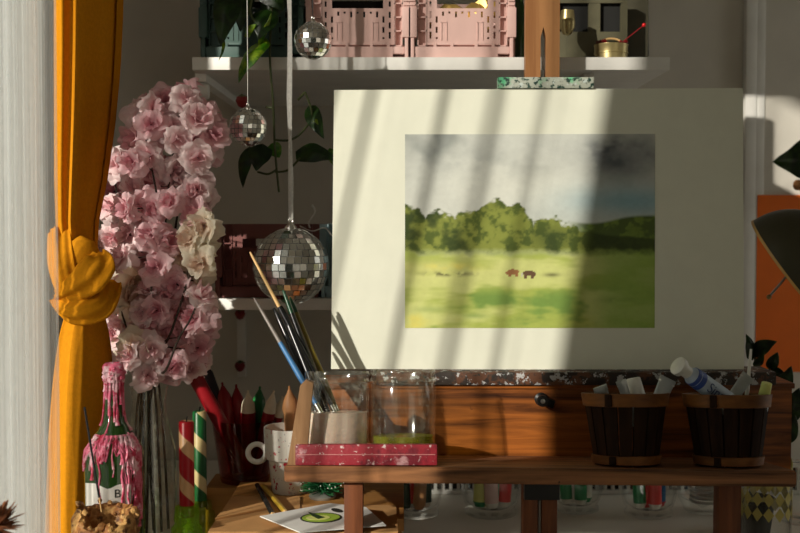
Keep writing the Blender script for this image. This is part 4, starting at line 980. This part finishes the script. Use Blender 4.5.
# ================================================================== blossoms in a glass vase
vd=1.46; vb=P(150,530,vd); vt=thing('flower_vase','clear glass vase holding the pink blossom branches','vase',(vb.x,vd,ZD+.0005))
HV=P(150,386,vd).z-ZD; r=S(27,vd)
MB().lathe([(.0001,0),(r*.9,0),(r*.96,.004),(r,HV*.35),(r*.98,HV*.62),(r*.70,HV*.80),(r*.62,HV*.90),(r*.72,HV),(r*.69,HV),(r*.585,HV*.90),(r*.665,HV*.80),(r*.95,HV*.62),(r*.96,HV*.35),(r*.92,.01),(.0001,.008)],vt.location,40).build('vase_glass',K['vaseglass'],vt)
def blossom_mesh(seed,mat):
    rr=random.Random(seed); t=bmesh.new()
    for ring,(n,L,tilt,wd) in enumerate(((5,.024,.05,.030),(5,.021,.42,.026),(4,.015,.85,.018))):
        for k in range(n):
            a=2*PI*(k+.5*ring+rr.uniform(-.3,.3))/n; tl=tilt+rr.uniform(-.35,.35); Ls=L*rr.uniform(.78,1.12); f1=rr.uniform(0,6); f2=rr.uniform(0,6); cup=rr.uniform(-.5,.9); tw=rr.uniform(-.5,.5); NI,NJ_=8,8
            V=[]
            for i in range(NI):
                v=i/(NI-1); row=[]
                for j in range(NJ_):
                    q=j/(NJ_-1)*2-1; w=wd*.5*max(.12,1-((v-.62)/.64)**2)**.5
                    el=tl+cup*.6*v*v-(.5*v**3 if ring<2 else 0)
                    edge=.0022*v**5*(math.cos(q*PI*1.5)*.6+math.sin(q*9+f1)*.5)-.30*Ls*v*v*q*q
                    x=(Ls*v+edge)*math.cos(el); z=(Ls*v)*math.sin(el)+.004*cup*q*q*(v+.2)+.0034*math.sin(q*3.5+f1+v*2)*v*v+.0022*math.sin(q*8+f2)*v**3
                    y=q*w; z+=tw*y*v
                    row.append(t.verts.new((x*math.cos(a)-y*math.sin(a),x*math.sin(a)+y*math.cos(a),z)))
                V.append(row)
            for i in range(NI-1):
                for j in range(NJ_-1): t.faces.new((V[i][j],V[i][j+1],V[i+1][j+1],V[i+1][j]))
    for k in range(7):
        a=rr.uniform(0,6.3); rad=rr.uniform(.001,.005); c=Vector((rad*math.cos(a),rad*math.sin(a),0)); h=rr.uniform(.006,.011)
        q=[t.verts.new(c*.3+Vector((math.cos(b)*.0004,math.sin(b)*.0004,0))) for b in (0,2.1,4.2)]+[t.verts.new(c+Vector((math.cos(b)*.0005,math.sin(b)*.0005,h))) for b in (0,2.1,4.2)]
        for b in range(3): t.faces.new((q[b],q[(b+1)%3],q[3+(b+1)%3],q[3+b]))
        t.faces.new(q[3:])
    for f in t.faces: f.smooth=True
    me=bpy.data.meshes.new('blossom'); t.to_mesh(me); t.free(); me.materials.append(mat)
    at=me.attributes.new('tone','FLOAT','POINT'); at.data.foreach_set('value',[min(1,math.hypot(v.co.x,v.co.y)/.017) for v in me.vertices]); return me
BM={k:[blossom_mesh(i*7+len(k),K[k]) for i in range(6)] for k in ('petal','petal2','petal3')}
mouth=Vector((vb.x,vd,ZD+HV))
brs=[('blossom branch reaching highest with pale pink flowers at its tip',[(152,400),(160,300),(167,200),(178,130),(188,95)],1.410),
     ('blossom branch with pink flowers leaning left at its top',[(148,400),(150,300),(158,215),(150,160),(140,118)],1.400),
     ('blossom branch with flowers close to the small mirror ball',[(156,400),(168,280),(180,200),(196,150),(210,122)],1.420),
     ('blossom branch leaning left toward the mustard curtain',[(145,400),(134,320),(122,250),(118,200),(112,172)],1.460),
     ('blossom branch with cream flowers at mid height on the right',[(158,400),(172,330),(188,280),(198,245),(206,225)],1.390),
     ('low blossom branch spreading over the vase to the right',[(158,402),(166,370),(178,340),(190,320),(198,300)],1.370),
     ('low blossom branch spreading over the vase to the left',[(146,402),(140,370),(132,345),(124,320),(116,295)],1.400),
     ('bare dark twig rising at the left of the blossoms',[(148,400),(140,330),(128,200),(130,150),(126,123)],1.500)]
BR=[]
for i,(l,pts,d) in enumerate(brs):
    q=[P(x,y,d) for x,y in pts]; q[0]=mouth+Vector(((i-3.5)*.0035,(d-1.43)*.12,-.005)); q=[Vector((vb.x+(i-3.5)*.0062,vd+((i*37)%5-2)*.007,ZD+.03))]+q
    t=thing('blossom_branch',l,'flower branch',q[0],group='blossom branches in the glass vase'); sp=smoothpts(q,6); n=len(sp)
    MB().tube(sp,[.0018*(1-.4*k/n) for k in range(n)],8).build('stem',K['stem'],t,ang=80); BR.append((t,sp))
flow=[]
A_='petal'; B_='petal2'; C_='petal3'
for x,y in ((165,105),(186,92),(195,113),(151,121),(209,126),(216,141),(178,133),(150,147),(140,131),(200,152),(217,116),(187,88),(163,96),(205,108),(222,130),(192,138),(170,118),(140,110),(150,100),(180,112),(212,150)): flow.append((x,y,B_ if R.random()<.55 else A_,0))
for x,y in ((160,166),(175,172),(146,170),(135,186),(185,186),(200,200),(194,215),(206,190),(150,200),(122,168),(116,190),(112,210),(127,212),(140,226),(166,190),(205,210),(132,165),(170,205),(118,225),(155,182)): flow.append((x,y,A_ if R.random()<.5 else B_,1))
for x,y,k in ((150,236,A_),(165,242,A_),(141,248,B_),(190,240,C_),(206,245,C_),(210,226,C_),(116,236,B_),(110,256,B_),(106,280,C_),(120,268,B_),(184,268,A_),(166,290,A_),(180,300,A_),(196,288,A_),(150,290,B_),(130,285,C_),(200,308,A_),(190,322,A_),(170,328,A_),(204,330,A_),(196,346,A_),(180,352,A_),(160,346,B_),(141,332,C_),(126,320,B_),(115,306,C_),(135,348,C_),(112,335,B_),(150,358,B_),(176,365,A_),(158,270,A_),(174,282,A_),(188,258,C_),(200,262,C_),(158,310,A_),(145,310,B_),(120,295,B_),(186,335,A_),(165,362,B_),(122,350,B_),(100,300,B_),(104,240,B_),(146,262,B_),(210,300,B_),(200,360,B_),(140,278,C_),(190,372,B_),(104,320,B_),(152,322,A_),(172,312,A_),(132,236,B_),(125,255,B_),(108,268,C_),(128,302,C_),(206,276,C_),(212,316,A_),(145,372,B_)): flow.append((x,y,k,2))
for q in list(flow):
    if R.random()<.30: flow.append((q[0]+R.uniform(-11,9),q[1]+R.uniform(-10,10),q[2],q[3]))
cnt=0
for x,y,k,zone in flow:
    d=R.uniform(1.375,1.455)
    if zone==0: y+=7
    if x>204: x-=7
    if x<125: d=R.uniform(1.43,1.50)
    p=P(x+R.uniform(-3,3),y+R.uniform(-3,3),d)
    best=min(((min((q-p).length for q in sp[4:]),i) for i,(t,sp) in enumerate(BR[:7])))
    t,sp=BR[best[1]]; tq=min(sp[4:],key=lambda q:(q-p).length)
    o=bpy.data.objects.new('blossom',R.choice(BM[k])); COL.objects.link(o); o.parent=t
    out=(p-tq); out=out.normalized() if out.length>.004 else Vector((0,-1,0)); dr=(out*.55+Vector((R.uniform(-1,.7),-.9,R.uniform(-.7,.8)))).normalized()
    s_=R.uniform(.85,1.15)*(1.0 if zone else 1.02)
    M=Matrix.Translation(p-t.location)@rot_to(dr).to_4x4()@Matrix.Rotation(R.uniform(0,6),4,'Z')@Matrix.Scale(s_,4)
    o.matrix_local=M
    if (tq-p).length>.006: 
        MB().tube([tq,(tq+p)/2+Vector((0,0,-.002)),p+dr*.002],.0009,5).build('twig',K['stem'],t)
# green sprigs inside the vase
# ================================================================== glass pots with pens on the desk
def pot(label,px,ybase,rpx,prof,mat=None):
    c=G(px,ybase,ZD); r0=rpx*c.y/F; c.y+=r0*.9; r=S(rpx,c.y)
    t=thing('glass_pot',label,'glass pot',(c.x,c.y,ZD+.0005)); H=r*2.6
    MB().lathe([(a*r,b*H) for a,b in prof],t.location,40).build('pot_glass',mat or K['glass'],t); return t,r,H
PR=[(.0001,0),(.80,0),(.86,.012),(.86,.06),(.78,.085),(.90,.16),(1.0,.32),(1.02,.6),(.97,.85),(.92,.93),(.97,.96),(.97,1.0),(.90,1.0),(.87,.93),(.93,.84),(.97,.6),(.95,.34),(.84,.17),(.6,.10),(.0001,.095)]
def pens(t,r,H,cols,seed):
    rr=random.Random(seed); n=len(cols)
    for k,(m1,m2,lab) in enumerate(cols):
        fr=(k+.5)/n; x=(fr-.5)*1.3*r; y=-(1-(2*fr-1)**2)**.5*r*.52+(.25*r if k%2 else 0)
        b=Vector(t.location)+Vector((x*.75,y,H*.13)); A=Vector(t.location)+Vector((x*.85+rr.uniform(-.15,.15)*r,y*.9,H*.98)); D=A-b; L=D.length; pr=r*.235
        o=thing('chunky_pen',lab,'pen',b); M=rot_to(D)
        MB().lathe([(.0001,0),(pr*.7,0),(pr*.85,L*.04),(pr*.85,L*.05),(pr,L*.06),(pr,L*.08),(.0001,L*.08)],b,16,M).build('tip_cap',K[m1],o)
        MB().lathe([(.0001,L*.08),(pr,L*.08),(pr,L*.97),(pr*.8,L),(.0001,L)],b,16,M).build('barrel',K[m2],o)
t,r,H=pot('glass pot in shade with dark green and red pens, leftmost under the ledge',416,521,27,PR)
pens(t,r,H,[('p_dk','p_dk','dark green pen at the left of the leftmost glass pot'),('p_white','p_red','red pen with pale tip in the leftmost glass pot'),('cbees','cbees','tan pen in the leftmost glass pot'),('p_white','p_dk','dark green pen with white tip in the leftmost glass pot')],1)
t,r,H=pot('glass pot with yellow, pink and green pens, second from left under the ledge',493,521,30,PR)
pens(t,r,H,[('p_green','p_lime','pale green pen at the left of the second glass pot'),('p_lime','p_yel','yellow pen with lime tip in the second glass pot'),('p_white','p_pink','pale pink pen in the second glass pot'),('p_white','p_green','green pen with white tip in the second glass pot'),('p_white','p_red','red pen with white tip in the second glass pot')],2)
t,r,H=pot('glass pot with green topped white pens, just right of the easel legs',579,516,27,PR)
pens(t,r,H,[('p_white','p_green','green pen with white tip at the left of the third glass pot'),('p_white','p_white','all white pen in the third glass pot'),('p_white','p_green','green and white pen in the middle of the third glass pot'),('p_green','p_white','white pen with green tip in the third glass pot')],3)
t,r,H=pot('glass pot with red, white and blue pens under the right basket gap',654,521,28,PR)
pens(t,r,H,[('p_white','p_green','green pen with white tip in the fourth glass pot'),('p_red','p_red','all red pen in the fourth glass pot'),('p_white','p_red','red pen with long white tip in the fourth glass pot'),('p_red','p_blue','blue pen with red tip in the fourth glass pot')],4)
c=G(708,517,ZD); t=thing('glass_pot','round clear glass pot with dark coils beside the right easel leg','glass pot',(c.x,c.y+.03,ZD+.0005)); r=S(26,c.y+.03)
MB().lathe([(.0001,0),(r*.6,0),(r*.7,.003),(r*.95,r*.6),(r,r*1.1),(r*.9,r*1.8),(r*.86,r*1.8),(r*.96,r*1.1),(r*.9,r*.6),(.0001,.006)],t.location,36).build('pot_glass',K['glass'],t)
s=MB()
for k in range(7): s.tube([t.location+Vector((r*.55*math.cos(a)+r*.1,r*.55*math.sin(a),r*.45+k*r*.16)) for a in [2*PI*q/20 for q in range(21)]],r*.055,6)
tag(s.build('wire_coil',K['steel']),'coil of dark steel wire inside the round glass pot','wire')
d=1.50; c=P(766,531,d); t=thing('glass_tumbler','straight clear tumbler with a gold diamond pattern at the bottom right','tumbler',(c.x,d,ZD+.0005)); r=S(24.5,d); H=P(766,470,d).z-ZD
MB().lathe([(.0001,0),(r*.96,0),(r,.003),(r,H),(r*.95,H),(r*.95,.008),(.0001,.007)],t.location,40).build('tumbler_glass',K['glass'],t)
s=MB(); z0=P(766,517,d).z-ZD; hh=S(15,d)
for row in range(4):
    for k in range(14):
        a=2*PI*k/14; zc=z0+hh*row+hh*.5; q=lambda da,dz:t.location+Vector(((r+.0006)*math.cos(a+da),(r+.0006)*math.sin(a+da),zc+dz)); dv=(Vector((math.cos(a),math.sin(a),0))*-.0004)
        s.prism([q(-.21,0),q(0,-hh*.48),q(.21,0),q(0,hh*.48)],dv)
s.build('gold_diamonds',K['goldp'],t)
d=1.62; c=P(800,520,d); t=thing('glass_pot','plain empty glass pot at the right edge behind the tumbler','glass pot',(c.x,d,ZD+.0005)); r=S(24,d)
MB().lathe([(a*r,b*r*2.4) for a,b in PR],t.location,36).build('pot_glass',K['glass'],t)
# ================================================================== right side: poster, lamp, plants
a=P(757.5,195,YR-.004); b=P(840,372,YR-.004); o=MB().bb((a.x,YR-.004,b.z),(b.x,YR-.0006,a.z)).build('poster',K['orange']); tag(o,'plain orange poster on the wall behind the desk lamp','poster')
ld=1.50; lc=P(790,270,ld); r=S(61,ld); vw=Vector((lc.x,lc.y,lc.z-ZC)).normalized(); ax=Vector((37,0,-48)).cross(vw); ax=(ax if ax.x>0 else -ax).normalized(); ax=(ax-vw*.10).normalized()      # dome axis
t=thing('desk_lamp','olive metal desk lamp with a tilted dome shade at the right edge','lamp',(lc.x+.12,ld+.03,ZD+.0005))
pr=[(r*math.cos(PI/2*k/16),r*math.sin(PI/2*k/16)) for k in range(17)]; pi_=[(x*.975,z*.975) for x,z in pr[::-1]]
pr[-1]=(.0001,r); pi_[0]=(.0001,r*.975)
MB().lathe(pr+pi_,lc,48,rot_to(ax)).build('lamp_shade',K['lampd'],t)
s=MB(); s.lathe([(r*.965,-.0012),(r*1.012,-.0012),(r*1.012,.0022),(r*.965,.0022),(r*.965,-.0012)],lc,48,rot_to(ax)); s.build('rim',K['lampr'],t)
A=P(791,271,ld); B=P(769,297,ld-.005); MB().tube([A+ax*.02,A,B],.0016,8).build('pull_rod',K['steel'],t); MB().lathe([(.0034*math.sin(PI*k/10)+1e-7,-.0034*math.cos(PI*k/10)) for k in range(11)],B,12).build('pull_knob',K['brass'],t)
MB().lathe([(.017*math.sin(PI*k/10)+1e-7,-.017*math.cos(PI*k/10)) for k in range(11)],lc+ax*.03,16).build('bulb',K['white'],t)
top=lc+ax*r; bl=Vector(t.location)
MB().tube([top-ax*.003,top+ax*.03],.008,12).build('neck',K['lampd'],t)
MB().tube(smoothpts([top+ax*.03,Vector((bl.x+.03,ld+.02,top.z+.06)),Vector((bl.x+.02,ld+.03,top.z-.1)),bl+Vector((0,0,.015))],8),.005,10).build('arm',K['lampd'],t)
MB().lathe([(.0001,0),(.06,0),(.062,.004),(.055,.013),(.008,.018),(.0001,.018)],bl,32).build('base',K['lampd'],t)
def plant(name,label,loc,stems,leaves,potr):
    t=thing(name,label,'plant',loc)
    L=Vector(loc); MB().lathe([(.0001,0),(potr*.75,0),(potr*.8,.004),(potr,potr*1.5),(potr*.9,potr*1.5),(potr*.85,potr*1.35),(.0001,potr*1.35)],L,28).build('pot',K['dark'],t)
    for st in stems: MB().tube(smoothpts([L+Vector((0,0,potr*1.3))]+st,5),.0016,7).build('stem',K['vine'],t)
    for b_,t_,w,f in leaves: leaf_mb(MB(),b_,t_,w,facing=f).build('leaf',K['leafd'],t,ang=60)
    return t
# small plant behind the tray at the right
bp_=P(752,384,1.56); dd=1.56
plant('small_houseplant','small dark leaved houseplant behind the right end of the easel tray',(bp_.x,dd,ZD+.0005),[[P(750,420,dd),P(753,380,dd),P(756,352,dd)],[P(752,420,dd),P(760,390,dd),P(770,368,dd)],[P(756,420,dd),P(775,400,dd),P(788,380,dd)]],
 [(P(754,352,dd),P(776,341,dd-.02),S(17,dd),(-.2,-1,.6)),(P(752,358,dd),P(747,334,dd),S(13,dd),(.3,-1,.2)),(P(756,366,dd),P(764,352,dd-.02),S(9,dd),(0,-1,.3)),(P(770,368,dd),P(778,352,dd),S(12,dd),(0,-1,.3)),(P(778,396,dd-.04),P(792,366,dd-.04),S(18,dd),(0,-1,.2)),(P(786,420,dd-.04),P(800,388,dd-.04),S(22,dd),(0,-1,.2)),(P(782,440,dd-.05),P(796,415,dd-.05),S(22,dd),(0,-1,.2)),(P(770,372,dd),P(786,376,dd-.02),S(14,dd),(0,-1,.5))],.034)
# big blurred leaf from a plant standing nearer, right of the frame
nd=1.08; nb=P(870,420,nd)
t=plant('tall_houseplant','tall dark leaved plant at the right edge with one leaf in view',(nb.x,1.02,0.0),[[Vector((nb.x,1.03,.5)),Vector((nb.x+.01,nd,1.0)),P(845,190,nd),P(822,158,nd)]],[(P(822,156,nd),P(776,162,nd-.03),S(44,nd),(.05,-1,-.15)),(P(848,200,nd),P(880,150,nd),S(44,nd),(0,-1,.2)),(Vector((nb.x,nd,.95)),Vector((nb.x+.07,nd-.02,1.05)),.05,(0,-1,.3))],.11)
a=P(795,185,1.74); tag(MB().tube([P(797,185,1.97),P(830,186,2.01),Vector((P(832,186,2.035).x,YR-.001,P(830,186,1.8).z))],.0095,12).build('wooden_peg',K['easel_light']),'wooden wall peg poking in at the right edge above the lamp','peg')
# ================================================================== light
sd=Vector((.90,1,-.47)).normalized()
l=bpy.data.lights.new('sun','SUN'); l.energy=5.3; l.angle=math.radians(.9); l.color=(1,.945,.82)
lo_=bpy.data.objects.new('sun',l); COL.objects.link(lo_); lo_.location=(-4,-1,4); lo_.rotation_euler=sd.to_track_quat('-Z','Y').to_euler()
wld=bpy.data.worlds.new('world'); SC.world=wld; wld.use_nodes=True; bg=wld.node_tree.nodes['Background']; bg.inputs[0].default_value=(1,.98,.86,1); bg.inputs[1].default_value=1
nt=wld.node_tree; tc=nt.nodes.new('ShaderNodeTexCoord'); sp=nt.nodes.new('ShaderNodeSeparateXYZ'); nt.links.new(tc.outputs['Generated'],sp.inputs[0])
# daylight outside the window (to the left), a dim interior everywhere else
mr_=nt.nodes.new('ShaderNodeMapRange'); mr_.inputs[1].default_value=-.45; mr_.inputs[2].default_value=-.75; nt.links.new(sp.outputs[0],mr_.inputs[0])
m2_=nt.nodes.new('ShaderNodeMapRange'); m2_.inputs[1].default_value=.55; m2_.inputs[2].default_value=.8; nt.links.new(sp.outputs[0],m2_.inputs[0])
nt.links.new(mixc(nt,m2_.outputs[0],mixc(nt,mr_.outputs[0],(.014,.015,.010),(.28,.33,.30)),(1.2,1.18,1.05)),bg.inputs[0])
SC.view_settings.view_transform='Standard'; SC.view_settings.look='None'; SC.view_settings.exposure=0; SC.view_settings.gamma=1; SC.view_settings.use_curve_mapping=False
SC.cycles.transparent_max_bounces=24; SC.cycles.max_bounces=12; SC.cycles.caustics_refractive=False; SC.cycles.sample_clamp_indirect=6
